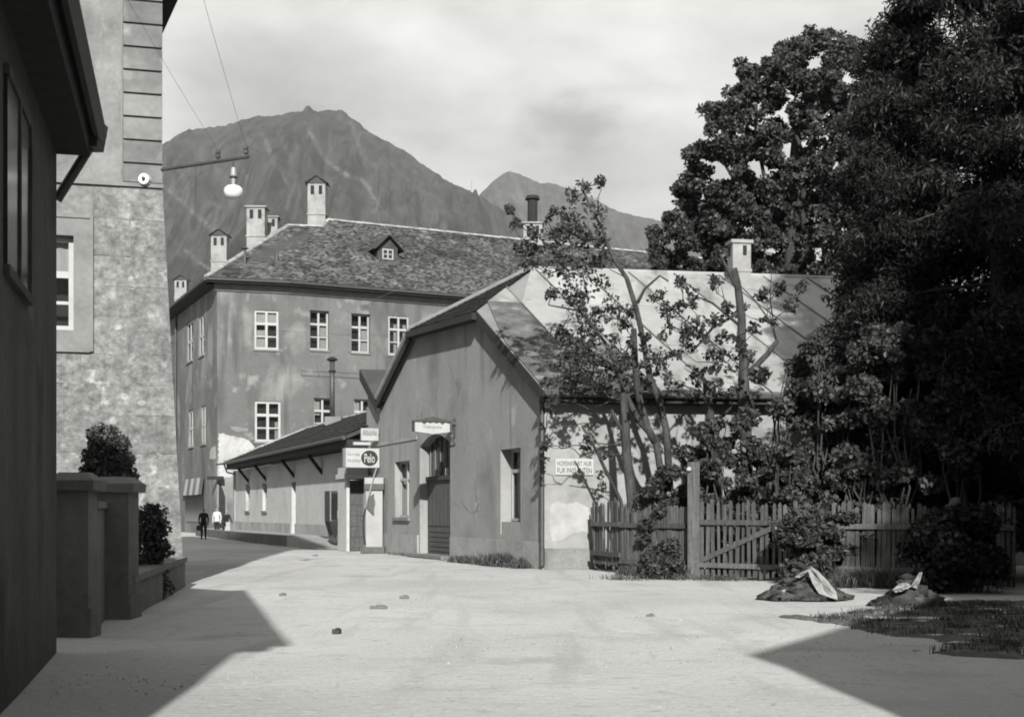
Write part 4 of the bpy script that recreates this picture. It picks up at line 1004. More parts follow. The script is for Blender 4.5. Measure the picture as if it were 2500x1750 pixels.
for i in range(nb):
    za, zb = .1 + (zP(1180) - .1) * i / nb, .1 + (zP(1180) - .1) * (i + 1) / nb
    m = MB(); PF.fbox(m, p0_ + .09, p1 - .15, -.42, -.40, za + .02, zb - .02); m.build('board', M['doorwood'], dr)
m = MB(); PF.fbox(m, p0_ - .9, p0_ - .02, -.6, .3, zP(1178), zP(1160)); m.build('canopy_slab', M['annexwall'], pc)

# petrol pump in front of the corner
pp = G.pt(G.u_at(938), .42, 0)
pump = thing('petrol_pump', (pp.x, pp.y, 0), 'tall white enamel petrol pump with dial and dark hood on a stone base', 'pump')
zu = lambda y: EYE + (HY - y) / F * pp.y
k = pp.y / F
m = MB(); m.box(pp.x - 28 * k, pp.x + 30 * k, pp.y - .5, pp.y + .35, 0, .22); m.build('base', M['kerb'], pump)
body = MB()
X0, X1 = pp.x - 16 * k, pp.x + 24 * k
body.box(X0, X1, pp.y - .25, pp.y + .25, .22, zu(1196)); body.build('cabinet', M['enamel'], pump)
m = MB(); m.box(X0 - .06, X1 + .05, pp.y - .33, pp.y + .3, zu(1196) + .002, zu(1181)); m.build('hood', M['iron'], pump)
m = MB(); m.box(X0 - .05, X1 + .04, pp.y - .30, pp.y + .28, zu(1181) + .002, zu(1166)); m.build('lamp_box', M['enamel'], pump)
m = MB(); c = Vector((pp.x - 2 * k, pp.y - .262, zu(1228)))
th = [2 * math.pi * i / 16 for i in range(16)]
m.poly([c + Vector((math.cos(t) * .14, 0, math.sin(t) * .24)) for t in th]); dial = m.build('dial', M['seam'], pump)
m = MB(); m.poly([c + Vector((math.cos(t) * .07, -.006, math.sin(t) * .13)) for t in th]); m.build('dial_face', M['black'], dial)
m = MB(); hpts = [(X0 - .02, pp.y - .28, zu(1240)), (X0 + .12, pp.y - .4, zu(1210)), (X0 + .3, pp.y - .42, zu(1165)), (X0 + .42, pp.y - .4, zu(1140))]; m.tube(hpts, .025, 6); m.build('nozzle_rod', M['enamel'], pump)
m = MB(); m.hexa([(X0 - .0, pp.y - .33, zu(1238)), (X0 + .3, pp.y - .33, zu(1258)), (X0 + .3, pp.y - .26, zu(1258)), (X0, pp.y - .26, zu(1238)), (X0 + .18, pp.y - .33, zu(1210)), (X0 + .3, pp.y - .33, zu(1205)), (X0 + .3, pp.y - .26, zu(1205)), (X0 + .18, pp.y - .26, zu(1210))]); m.build('nozzle_holder', M['iron'], pump)
hs = [(X0 - .03, pp.y - .1, zu(1240)), (X0 - .1, pp.y - .1, zu(1262)), (X0 - .1, pp.y - .1, zu(1300)), (X0 - .06, pp.y - .1, zu(1330)), (X0, pp.y - .1, zu(1322))]
MB().tube(hs, .035, 8).build('hose', M['black'], pump)

# advertising signs sticking out of the wall
us2 = AN.u_at(926); us2 = G.u_at(927)
WS = Frame((G.pt(us2, 0, 0).x, G.pt(us2, 0, 0).y), (G.n.x, G.n.y))
zW = lambda y: EYE + (HY - y) / F * WS.pt(.8, 0, 0).y
adv = thing('enamel_sign', WS.pt(.1, 0, zW(1142)), 'white projecting shop sign with black oval emblem above the pump', 'sign')
a0, a1 = WS.u_at(924.5), WS.u_at(843); zt1, zb1 = zW(1094), zW(1141)
m = MB(); WS.fbox(m, a0, a1, -.09, .09, zb1, zt1); m.build('sign_box', M['white2'], adv)
m = MB(); WS.fbox(m, a1 + .003, a1 + .10, -.09, .09, zb1 + .02, zt1 - .01); m.build('side_lamp', M['seam'], adv)
oc = (WS.u_at(900.5)); oz = zW(1118); rx_, rz_ = abs(WS.u_at(900.5) - WS.u_at(880)), abs(zW(1118) - zW(1099))
m = MB(); m.poly([WS.pt(oc + math.cos(t) * rx_, .096, oz + math.sin(t) * rz_) for t in [2 * math.pi * i / 28 for i in range(28)]]); m.build('oval_emblem', M['black'], adv)
text_on(WS, adv, 'Pelo', oc + rx_ * .62, oc - rx_ * .62, oz, rz_ * 1.15, .102, M['white2'])
text_on(WS, adv, 'Die richtige', WS.u_at(847), WS.u_at(877), zW(1110), .13, .096, M['ink2'])
text_on(WS, adv, 'Schuhpflege', WS.u_at(846), WS.u_at(878.5), zW(1125), .15, .096, M['ink2'])
m = MB(); m.tube([WS.pt(0, 0, zW(1120)), WS.pt(a0, 0, zW(1120))], .03, 6); m.tube([WS.pt(0, 0, zW(1105)), WS.pt(a0, 0, zW(1095))], .02, 6); m.tube([WS.pt(0, 0, zW(1150)), WS.pt(a0 + .2, 0, zW(1141))], .02, 6); m.build('bracket', M['iron'], adv)
adv2 = thing('shop_board', WS.pt(.1, 0, zW(1080)), 'small pale lettered board standing above the oval emblem sign', 'sign')
b0, b1 = WS.u_at(923), WS.u_at(881); m = MB(); WS.fbox(m, b0, b1, -.05, .05, zW(1075), zW(1045)); m.build('board', M['white2'], adv2)
m = MB(); WS.fbox(m, b0 + .05, b1 - .05, .053, .058, zW(1062), zW(1048)); m.build('grey_field', M['enamel'], adv2)
text_on(WS, adv2, 'Aberle', b1 - .06, b0 + .06, zW(1056), .2, .064, M['ink2'])
for r_, p_, q_ in ((.025, WS.pt(0, 0, zW(1060)), WS.pt(b0, 0, zW(1060))), (.02, WS.pt(b0 + .1, 0, zW(1075)), WS.pt(b0 + .1, 0, zW(1094))), (.02, WS.pt(b1 - .1, 0, zW(1075)), WS.pt(b1 - .1, 0, zW(1094)))):
    MB().tube([p_, q_], r_, 6).build('mounting', M['iron'], adv2)
m = MB(); WS.fbox(m, b1 - .35, b1 + .3, -.06, .10, zW(1086), zW(1079)); m.build('lamp_tube', M['white2'], adv2)

# ================================================================== THE STONE HOUSE ON THE LEFT
YS = 27.0
sc_ = unproject(448, 1428, YS); 
ST = Frame((sc_.x, YS), (-12750 / 3200 * 1.0, -1.0)); SS = Frame((sc_.x, YS), (-0.433, 1), toward=(40, 30))
sh = thing('stone_house', (sc_.x, YS, 0), 'big old house with rough stone lower wall and quoined plaster above', 'house')
zStr = ST.hit(390, 455)[1]; ZS = 14.2; LS = 11.0
u_top = ST.u_at(395)           # the stone base leans back: corner moves in as it rises
def bat(z):                    # inset of the battered corner at height z
    return u_top * min(1.0, max(0, z) / zStr)
# lower core: battered prism, mortar coloured
wz0, wz1 = ST.hit(150, 806)[1], ST.hit(150, 575)[1]; wu0, wu1 = ST.u_at(180), ST.u_at(180) + 1.25
m = MB()
lv = [0, wz0, wz1, zStr]
for i in range(3):
    z0, z1 = lv[i], lv[i + 1]
    segs = [(bat, wu0), (wu1, LS)] if i == 1 else [(bat, LS)]
    for s0, s1 in segs:
        a0 = s0(z0) if callable(s0) else s0; a1 = s0(z1) if callable(s0) else s0
        m.poly([ST.pt(a0, 0, z0), ST.pt(s1, 0, z0), ST.pt(s1, 0, z1), ST.pt(a1, 0, z1)])
for q in ([(wu0, wz0), (wu1, wz0)], [(wu1, wz0), (wu1, wz1)], [(wu1, wz1), (wu0, wz1)], [(wu0, wz1), (wu0, wz0)]):
    m.poly([ST.pt(q[0][0], 0, q[0][1]), ST.pt(q[1][0], 0, q[1][1]), ST.pt(q[1][0], -.4, q[1][1]), ST.pt(q[0][0], -.4, q[0][1])])
def side_pt(z, s): a = ST.pt(bat(z), 0, z); return a + Vector((SS.d.x, SS.d.y, 0)) * s
m.poly([side_pt(0, 0), side_pt(0, 14), side_pt(zStr, 14), side_pt(zStr, 0)])
m.build('wall', M['mortar'], sh)
# stones of the lower wall, course by course
z = 0.05; row = 0
while z < zStr - .15:
    hgt = rnd.choice([.62, .70, .76, .58]); hgt = min(hgt, zStr - z - .02)
    u = bat(z) ; first = True
    while u < 3.9:
        L_ = rnd.uniform(.55, 1.15) if not first else rnd.uniform(.7, 1.0)
        u1_ = u + L_; z1_ = z + hgt - .012
        zones = [(u, u1_ - .012, z, z1_)]
        sx0, sx1, sy0, sy1 = wu0 - .33, wu1 + .33, wz0 - .42, wz1 + .42
        if u < sx1 and u1_ > sx0 and z < sy1 and z1_ > sy0:
            zones = []
            if u < sx0 - .12: zones.append((u, sx0 - .02, z, z1_))
        for (q0, q1, r0, r1) in zones:
            n_u, n_z = 4, 3; mb = MB(); pr_ = rnd.uniform(.004, .022); V = []
            for j in range(n_z + 1):
                for i in range(n_u + 1):
                    fu, fz = i / n_u, j / n_z
                    zz = r0 + (r1 - r0) * fz; uu = q0 + (q1 - q0) * fu
                    if first: uu = bat(zz) - .012 + (q1 - bat(zz)) * fu
                    edge = (i in (0, n_u)) or (j in (0, n_z))
                    V.append(ST.pt(uu + (rnd.uniform(-.02, .02) if edge and not (first and i == 0) else 0), (pr_ * .85 if edge else pr_ + rnd.uniform(-.004, .008)), zz + (rnd.uniform(-.015, .015) if edge else 0)))
            k0 = len(mb.v); mb.v += [tuple(p) for p in V]
            for j in range(n_z):
                for i in range(n_u): mb.f.append((k0 + j * (n_u + 1) + i, k0 + j * (n_u + 1) + i + 1, k0 + (j + 1) * (n_u + 1) + i + 1, k0 + (j + 1) * (n_u + 1) + i))
            rim = [i for i in range(n_u + 1)] + [(j + 1) * (n_u + 1) - 1 for j in range(1, n_z + 1)] + [n_z * (n_u + 1) + i for i in range(n_u - 1, -1, -1)] + [j * (n_u + 1) for j in range(n_z - 1, 0, -1)]
            kb = len(mb.v); mb.v += [tuple(Vector(V[i]) - Vector((ST.n.x, ST.n.y, 0)) * .06) for i in rim]
            for i in range(len(rim)):
                j = (i + 1) % len(rim); mb.f.append((k0 + rim[i], k0 + rim[j], kb + j, kb + i))
            mb.build('stone', M['stonewall'], sh)
        u = u1_; first = False
    z += hgt; row += 1
# upper plaster wall, string course, quoins
m = MB()
m.poly([ST.pt(u_top + .0, 0, zStr), ST.pt(LS, 0, zStr), ST.pt(LS, 0, ZS), ST.pt(u_top, 0, ZS)])
c0 = ST.pt(u_top, 0, 0); dS = Vector((SS.d.x, SS.d.y, 0))
m.poly([(c0.x, c0.y, zStr), tuple(c0 + dS * 14 + up * zStr), tuple(c0 + dS * 14 + up * ZS), (c0.x, c0.y, ZS)])
m.build('upper_wall', M['oldplaster'], sh)
m = MB(); ST.fbox(m, u_top - .03, LS, .003, .07, zStr - .05, zStr + .03); m.build('string_course', M['trim'], sh)
uq1 = ST.u_at(301)
zq = zStr + .05; i = 0
while zq < ZS - .2:
    hq = .475 if i else .40
    m = MB(); ST.fbox(m, u_top - .012, uq1, .004, .055, zq, zq + hq - .045); m.build('quoin', M['quoin'], sh)
    zq += hq; i += 1
m = MB(); ST.fbox(m, uq1 + .01, uq1 + .05, .003, .03, zStr + .04, ZS); m.build('plaster_edge', M['trim'], sh)
# tall window with moulded stone surround
window(ST, sh, wu0, wu1, wz0, wz1, .16, bars=(.30, .60), fw=.11, room=True, sill=False, mat='white', curtain=[(.05, .95, .6, 1.0)])
m = MB()
for (a, b, pr_, zz0, zz1) in ((wu0 - .32, wu0, .05, wz0 - .36, wz1 + .36), (wu1, wu1 + .32, .05, wz0 - .36, wz1 + .36)): ST.fbox(m, a, b, .003, pr_, zz0, zz1)
ST.fbox(m, wu0, wu1, .003, .05, wz1, wz1 + .36); ST.fbox(m, wu0, wu1, .003, .05, wz0 - .36, wz0)
ST.fbox(m, wu0 - .38, wu0 - .32, .003, .075, wz0 - .42, wz1 + .42); ST.fbox(m, wu0 - .32, wu1 + .32, .003, .08, wz1 + .36, wz1 + .44); ST.fbox(m, wu0 - .32, wu1 + .32, .003, .08, wz0 - .44, wz0 - .36)
m.build('window_surround', M['trim'], sh)
# a pair of windows on the upper storey, further along
# roof with deep eaves
OS = 1.1
def off(fr, q, wd): return q + Vector((fr.n.x, fr.n.y, 0)) * wd
cz = ZS
cc = corner(Frame((c0.x, c0.y), (ST.d.x, ST.d.y)), Frame((c0.x, c0.y), (SS.d.x, SS.d.y), toward=(40, 30)), OS)
E0 = Vector((cc.x, cc.y, cz)); E1 = E0 + Vector((ST.d.x, ST.d.y, 0)) * (LS + OS); E2 = E0 + dS * 15
R0 = E0 + Vector((ST.d.x, ST.d.y, 0)) * 7 + dS * 7 + up * 10.0; R1 = R0 + dS * 4; E3 = E1 + dS * 15  # ridge raised above the view so its shadow covers the side street
m = MB(); rs(m, [E0, E1, R0], .15); rs(m, [E0, R0, R1, E2], .15); rs(m, [E1, E3, R1, R0], .15); rs(m, [E2, R1, E3], .15); sroof = m.build('roof', M['tile2'], sh)
m = MB()
q = [E0, E1, E1 + dS * 15, E2]; m.hexa([(p.x, p.y, cz - .30) for p in q] + [(p.x, p.y, cz - .16) for p in q]); m.build('eave', M['fascia'], sh)
# white porcelain insulator at the corner
ip = ST.pt(ST.u_at(354), .06, ST.hit(354, 441)[1])
ins = thing('corner_bracket', ip, 'white round porcelain anchor on the quoins of the stone house', 'anchor')
MB().tube([ip - Vector((0, -.03, 0)), ip + Vector((0, -.10, 0))], [.13, .11], 12).build('porcelain', M['globe'], ins)
MB().tube([ip + Vector((0, -.102, 0)), ip + Vector((0, -.16, 0))], [.04, .03], 8).build('hook', M['black'], ins)

# lamp arm with opal globe over the street
A0 = ST.pt(u_top, .05, ST.hit(395, 416)[1]); 
tipY = A0.y * (HY - 416) / (HY - 383)
A1_ = unproject(607, 383, tipY)
arm = thing('street_lamp', (A0.x, A0.y, A0.z), 'opal globe street lamp hanging from a long iron arm on the stone house', 'street lamp')
MB().tube([A0, A1_], .035, 8).build('arm', M['iron'], arm)
def on_arm(px): 
    t = (px - 395) / (607 - 395); return A0.lerp(A1_, t)
for px_ in (534, 601):
    p = on_arm(px_); MB().tube([p, p + up * .07], .014, 6).lathe(p + up * .07, [(.05, 0), (.055, .05), (.035, .07), (.05, .10), (.05, .15), (.02, .17)], 10).build('insulator', M['iron'], arm)
p = on_arm(571); kz = p.y / F
MB().tube([p, p - up * (22 * kz)], .018, 6).build('hanger', M['iron'], arm)
MB().lathe((p.x, p.y, p.z - 64 * kz), [(.035, 0), (.04, .12), (.055, .2), (.05, .34), (.02, .36)], 12).build('stem', M['enamel'], arm)
MB().lathe((p.x, p.y, p.z - 46 * kz), [(.075, 0), (.085, .015), (.06, .03)], 12).build('ring', M['iron'], arm)
MB().lathe((p.x, p.y, p.z - 80 * kz), [(.02, -.15), (.10, -.14), (.165, -.09), (.19, -.01), (.18, .06), (.13, .11), (.05, .135)], 24).build('globe', M['globe'], arm, smooth=True)
p = on_arm(480); MB().tube([p, p - up * (95 * kz)], .010, 5).build('drop_wire', M['iron'], arm)

# ================================================================== DARK HOUSE AT THE LEFT EDGE
dk = Frame(unproject(138, 1600, 14.0), (-0.249, 1))          # far corner; runs back towards the camera with negative u
dh = thing('dark_house', dk.pt(0, 0, 0), 'dark boarded house in shade with projecting eave and rainwater hopper', 'house')
if dk.n.x < 0: dk.n = -dk.n
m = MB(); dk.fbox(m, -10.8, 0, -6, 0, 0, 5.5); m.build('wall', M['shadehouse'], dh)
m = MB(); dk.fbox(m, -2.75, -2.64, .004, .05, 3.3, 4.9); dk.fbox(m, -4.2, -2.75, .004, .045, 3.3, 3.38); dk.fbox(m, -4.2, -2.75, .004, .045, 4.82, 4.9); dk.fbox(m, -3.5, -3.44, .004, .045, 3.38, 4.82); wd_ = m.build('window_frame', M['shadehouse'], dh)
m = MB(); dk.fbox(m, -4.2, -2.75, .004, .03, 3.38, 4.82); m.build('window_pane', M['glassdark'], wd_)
ov = .36; ze = EYE + (HY - 300) / F * 14.0
p0, p1 = dk.pt(0.0, ov, ze), dk.pt(-10.7, ov, ze)
r0_, r1_ = dk.pt(0.0, -6.5, ze + 3.6), dk.pt(-10.7, -6.5, ze + 3.6); b0_, b1_ = dk.pt(0, -13, ze), dk.pt(-10.7, -13, ze)
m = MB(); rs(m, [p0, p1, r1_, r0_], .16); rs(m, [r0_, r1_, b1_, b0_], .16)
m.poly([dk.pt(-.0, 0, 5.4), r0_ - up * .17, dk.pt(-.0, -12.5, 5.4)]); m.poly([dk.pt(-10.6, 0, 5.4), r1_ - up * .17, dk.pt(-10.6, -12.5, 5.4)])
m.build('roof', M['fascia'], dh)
m = MB(); dk.fbox(m, -10.7, -.02, -.05, ov - .02, ze - .34, ze - .17); m.build('soffit', M['fascia'], dh)
m = MB(); m.tube([dk.pt(.05, ov + .07, ze - .08), dk.pt(-10.7, ov + .07, ze - .02)], .085, 10); m.build('gutter', M['iron'], dh)
hp = dk.pt(.06, ov - .08, ze - .10)
m = MB(); m.hexa([hp + Vector((-.10, -.12, -.15)), hp + Vector((.17, -.12, -.15)), hp + Vector((.17, .12, -.15)), hp + Vector((-.10, .12, -.15)), hp + Vector((-.16, -.15, .10)), hp + Vector((.21, -.15, .13)), hp + Vector((.21, .15, .13)), hp + Vector((-.16, .15, .10))]); m.build('hopper', M['iron'], dh)
m = MB(); m.tube([hp + Vector((.06, 0, -.12)), dk.pt(.05, .0, EYE + (HY - 485) / F * 14)], .052, 8); m.build('downpipe', M['iron'], dh)
# neighbour behind the camera whose lower roof gives the near end of the shade
nb2 = thing('neighbour_house', (-5.0, -6, 0), 'plain house beside the viewer, out of the picture', 'house')
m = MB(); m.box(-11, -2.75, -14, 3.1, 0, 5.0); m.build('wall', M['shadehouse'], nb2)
m = MB(); rs(m, [Vector((-2.25, 3.25, 5.6)), Vector((-2.05, -14, 5.6)), Vector((-6.5, -14, 8.6)), Vector((-6.5, 3.25, 8.6))], .2); rs(m, [Vector((-6.5, 3.25, 8.6)), Vector((-6.5, -14, 8.6)), Vector((-11, -14, 5.6)), Vector((-11, 3.25, 5.6))], .2)
m.poly([(-2.75, 3.1, 5), (-11, 3.1, 5), (-6.5, 3.1, 8.4)]); m.build('roof', M['fascia'], nb2)
# house to the right behind the viewer, throwing the shade on the right
rh = thing('corner_house', (6, -2, 0), 'house standing right of the viewer, out of the picture', 'house')
tip = Vector((3.30, 2.3)); e1 = Vector((.19, -1)).normalized(); e2 = Vector((.5, .87)).normalized()
q = [tip, tip + e2 * 16, tip + e2 * 16 + Vector((10, -6)), tip + e1 * 14 + Vector((14, 0)), tip + e1 * 14]
m = MB(); m.v = [(p.x, p.y, 0) for p in q] + [(p.x, p.y, 6.0) for p in q]; m.f = [(0, 1, 2, 3, 4), (9, 8, 7, 6, 5)] + [(i, (i + 1) % 5, 5 + (i + 1) % 5, 5 + i) for i in range(5)]
m.build('wall', M['shadehouse'], rh)

# garden piers, low wall
def pier(px0, px1, ybase, ytop, name_label, d):
    Y = EYE * F / (ybase - HY); x0, x1 = (px0 - CX) / F * Y, (px1 - CX) / F * Y; zt = EYE + (HY - ytop) / F * Y
    t = thing('garden_pier', ((x0 + x1) / 2, Y, 0), name_label, 'pier', 'garden piers by the dark house')
    m = MB(); m.box(x0 + .03, x1 - .03, Y + .02, Y + d, 0, zt - .22); m.build('shaft', M['pier'], t)
    m = MB(); m.box(x0 - .01, x1 + .01, Y - .01, Y + d + .03, .0, .35); m.build('foot', M['pier'], t)
    m = MB(); a, b, c, e_ = x0 - .05, x1 + .05, Y - .05, Y + d + .07; z = zt - .22
    m.hexa([(a, c, z + .002), (b, c, z + .002), (b, e_, z + .002), (a, e_, z + .002), (a - .01, c - .01, z + .12), (b + .01, c - .01, z + .12), (b + .01, e_ + .01, z + .12), (a - .01, e_ + .01, z + .12)])
    m.hexa([(a, c, z + .122), (b, c, z + .122), (b, e_, z + .122), (a, e_, z + .122), (a + .12, c + .12, zt), (b - .12, c + .12, zt), (b - .12, e_ - .12, zt), (a + .12, e_ - .12, zt)])
    m.build('cap', M['pier'], t); return t, x0, x1, Y, d
pier(125, 220, 1556, 1152, 'plastered garden pier with sloped cap next to the dark house', .36)
_, bx0, bx1, bY, bd = pier(228, 318, 1512, 1163, 'plastered garden pier at the end of the low coped wall', .52)
lw0 = Vector((bx1 - .02, bY + .25)); lwe = unproject(455, 1430, 26.6); lw1 = Vector((lwe.x, 26.6))
dl_ = (lw1 - lw0).normalized(); nl = Vector((-dl_.y, dl_.x)); mid = (lw0 + lw1) / 2 + nl * .17
gw = thing('garden_wall', (mid.x, mid.y, 0), 'low garden wall with pale coping running to the stone house', 'wall')
m = MB(); m.obox(mid, dl_, (lw1 - lw0).length, .30, 0, .50); m.build('body', M['pier'], gw)
nC = 7
for i in range(nC):
    c = lw0.lerp(lw1, (i + .5) / nC) + nl * .17
    m = MB(); m.obox(c, dl_, (lw1 - lw0).length / nC - .02, .38, .502, .60 + .006 * (i % 2)); m.build('coping_stone', M['coping'], gw)
wl2 = thing('pier_wall', (-5.9, 17.5, 0), 'dark wall panel between the two garden piers', 'wall')
m = MB(); m.obox((-5.55, 17.3), (-.25, 1), 2.2, .22, 0, 1.55); m.build('body', M['pier'], wl2)
m = MB(); m.obox((-5.55, 17.3), (-.25, 1), 2.2, .30, 1.552, 1.64); m.build('coping', M['pier'], wl2)

# ================================================================== FENCE AND GATE
def picket_mesh(wd, h, t=.022, point=True):
    mb = MB(); k = [(-wd / 2, 0), (wd / 2, 0), (wd / 2, h - (.05 if point else 0)), (0, h), (-wd / 2, h - (.05 if point else 0))]
    mb.v = [(x, -t / 2, z) for x, z in k] + [(x, t / 2, z) for x, z in k]
    mb.f = [(0, 1, 2, 3, 4), (9, 8, 7, 6, 5)] + [(i, 5 + i, 5 + (i + 1) % 5, (i + 1) % 5) for i in range(5)]
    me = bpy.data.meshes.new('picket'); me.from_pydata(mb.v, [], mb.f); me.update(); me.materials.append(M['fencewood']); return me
PK = [picket_mesh(.085, 1.62), picket_mesh(.075, 1.58), picket_mesh(.095, 1.66), picket_mesh(.06, 1.60)]
def fence(name, p, q, label, cat, step, z0=.04, h=1.0, rails=(.35, 1.15), wide=1.0, group=None, gate=False):
    p, q = Vector(p), Vector(q); d = (q - p).normalized(); n_ = Vector((d.y, -d.x))
    if n_.y > 0: n_ = -n_
    L = (q - p).length; t = thing(name, (p.x, p.y, 0), label, cat, group)
    for r_ in rails:
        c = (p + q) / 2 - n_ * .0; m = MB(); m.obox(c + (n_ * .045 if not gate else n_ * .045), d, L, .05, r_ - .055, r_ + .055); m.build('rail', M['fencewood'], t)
    cnt = int(L / step)
    for i in range(cnt):
        u = (i + .5) * L / cnt; o = bpy.data.objects.new('picket', PK[rnd.randrange(4)]); C.objects.link(o); o.parent = t
        pos = d * u; o.location = (pos.x, pos.y, z0 + rnd.uniform(-.02, .03))
        o.rotation_euler = (rnd.uniform(-.02, .02), rnd.uniform(-.025, .025), math.atan2(d.y, d.x)); o.scale = (wide * rnd.uniform(.9, 1.1), 1, h * rnd.uniform(.96, 1.03))
    return t, d
f0 = unproject(1447, 1380, 34.1); f1 = unproject(1517, 1395, 32.2); f2 = unproject(1678, 1410, 30.3); f3 = unproject(1706, 1410, 30.0); f4 = unproject(1912, 1415, 28.6); f5 = unproject(2316, 1425, 26.6); f6 = unproject(2480, 1440, 25.4)
XY = lambda v: (v.x, v.y)
fence('garden_gate', XY(f0), XY(f1), 'narrow leaning picket gate between the house wall and the fence', 'gate', .19, z0=.16, rails=(.45, 1.2), wide=1.55)
fence('picket_fence', XY(f1), XY(f2), 'weathered close-boarded picket fence between leaning gate and tall post', 'fence', .098, rails=(.3, 1.18))
gt, gd = fence('garden_gate', XY(f3), XY(f4), 'open-slatted wooden gate with diagonal brace beside the tall post', 'gate', .148, z0=.03, h=1.06, rails=(.30, 1.27), gate=True)
gv = Vector(XY(f4)) - Vector(XY(f3)); gl = gv.length; n_ = Vector((gd.y, -gd.x)); n_ = n_ if n_.y < 0 else -n_
m = MB(); a = Vector(XY(f3)) + n_ * .05; b = Vector(XY(f4)) + n_ * .05
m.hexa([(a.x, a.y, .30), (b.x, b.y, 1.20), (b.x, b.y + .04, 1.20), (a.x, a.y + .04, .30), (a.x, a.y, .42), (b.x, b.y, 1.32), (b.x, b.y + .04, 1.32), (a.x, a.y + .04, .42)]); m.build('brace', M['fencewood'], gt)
fence('picket_fence', XY(f4), XY(f5), 'long dark picket fence under the shrubs up to the round post', 'fence', .105, rails=(.3, 1.2))
fence('picket_fence', XY(f5), XY(f6), 'short end of picket fence beyond the round post', 'fence', .105, rails=(.3, 1.2))
tp = unproject(1692, 1410, 30.1); gpz = EYE + (HY - 1128) / F * 30.1
gp = thing('gate_post', (tp.x, tp.y, 0), 'tall square weathered gate post with a white knob', 'post')
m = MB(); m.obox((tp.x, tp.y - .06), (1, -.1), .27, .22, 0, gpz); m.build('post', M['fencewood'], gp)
m = MB(); m.lathe((tp.x - .12, tp.y - .2, EYE + (HY - 1146) / F * 30), [(.02, -.05), (.06, -.02), (.06, .03), (.02, .06)], 10); m.build('knob', M['white2'], gp)
rp = thing('round_post', (f5.x + .1, f5.y - .12, 0), 'thick round-topped fence post at the dark end of the fence', 'post')
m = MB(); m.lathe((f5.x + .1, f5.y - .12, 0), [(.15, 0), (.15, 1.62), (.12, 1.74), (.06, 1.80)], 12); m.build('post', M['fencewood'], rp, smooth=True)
lp_ = thing('leaning_plank', (f0.x, f0.y, 0), 'dark broad plank leaning against the gate by the house wall', 'plank')
q = f0; m = MB(); m.hexa([(q.x + .04, q.y - .14, .05), (q.x + .2, q.y - .2, .05), (q.x + .2, q.y - .16, .05), (q.x + .04, q.y - .10, .05), (q.x - .06, q.y - .06, 1.62), (q.x + .11, q.y - .12, 1.68), (q.x + .11, q.y - .08, 1.68), (q.x - .06, q.y - .02, 1.62)]); m.build('board', M['darkwood'], lp_)

# ================================================================== TREES
def stem(mb, pts, Y, r0, r1, wob=0.0):
    P = [unproject(x, y, Y + (yy[0] if yy else 0)) for x, y, *yy in pts]
    n = len(P); mb.tube(P, [r0 + (r1 - r0) * i / (n - 1) for i in range(n)], 8); return P
def tree(name, label, group, base, stems, clumps, Y, leafsize, per, mat, bark, seed, twigs=True, depth=1.3, flat=.8, shell=.4, trunk_first=True):
    """stems: list of (pixel path, r0, r1); clumps: (px,py,r_px) at depth about Y"""
    r_ = random.Random(seed); t = thing(name, base, label, 'tree', group); sk = []
    for i, (path, a, b) in enumerate(stems):
        mb = MB(); P = stem(mb, path, Y, a, b); sk += P; mb.build('trunk' if i == 0 else 'branch', M[bark], t, smooth=True)
    cen = []; rad = []; cnt = []
    for x, y, rp in clumps:
        k = max(3, int(rp / 9))
        for _ in range(k):
            th, rr = r_.uniform(0, 6.28), math.sqrt(r_.random()) * rp * .8
            c = unproject(x + rr * math.cos(th), y + rr * math.sin(th), Y + r_.uniform(-depth, depth)); c2 = max(.15, rp / F * Y * r_.uniform(.30, .55))
            cen.append(c); rad.append(c2); cnt.append(max(8, int(per * c2 * c2 * r_.uniform(.6, 1.3)) + 14))
    if twigs and sk:
        mb = MB()
        for c in sorted(cen, key=lambda c: min((p - c).length for p in sk)):
            s = min(sk, key=lambda p: (p - c).length + (.6 if p.z > c.z else 0))
            P = bent(s, c, 4, .07); sk += [P[2], c]; mb.tube(P, [.016, .013, .010, .007, .004], 5)
        mb.build('twigs', M[bark], t)['kind'] = 'stuff'
    leaves('crown', cen, cnt, rad, leafsize, M[mat], t, seed=seed, flat=flat, shell=shell, droop=.3)
    return t
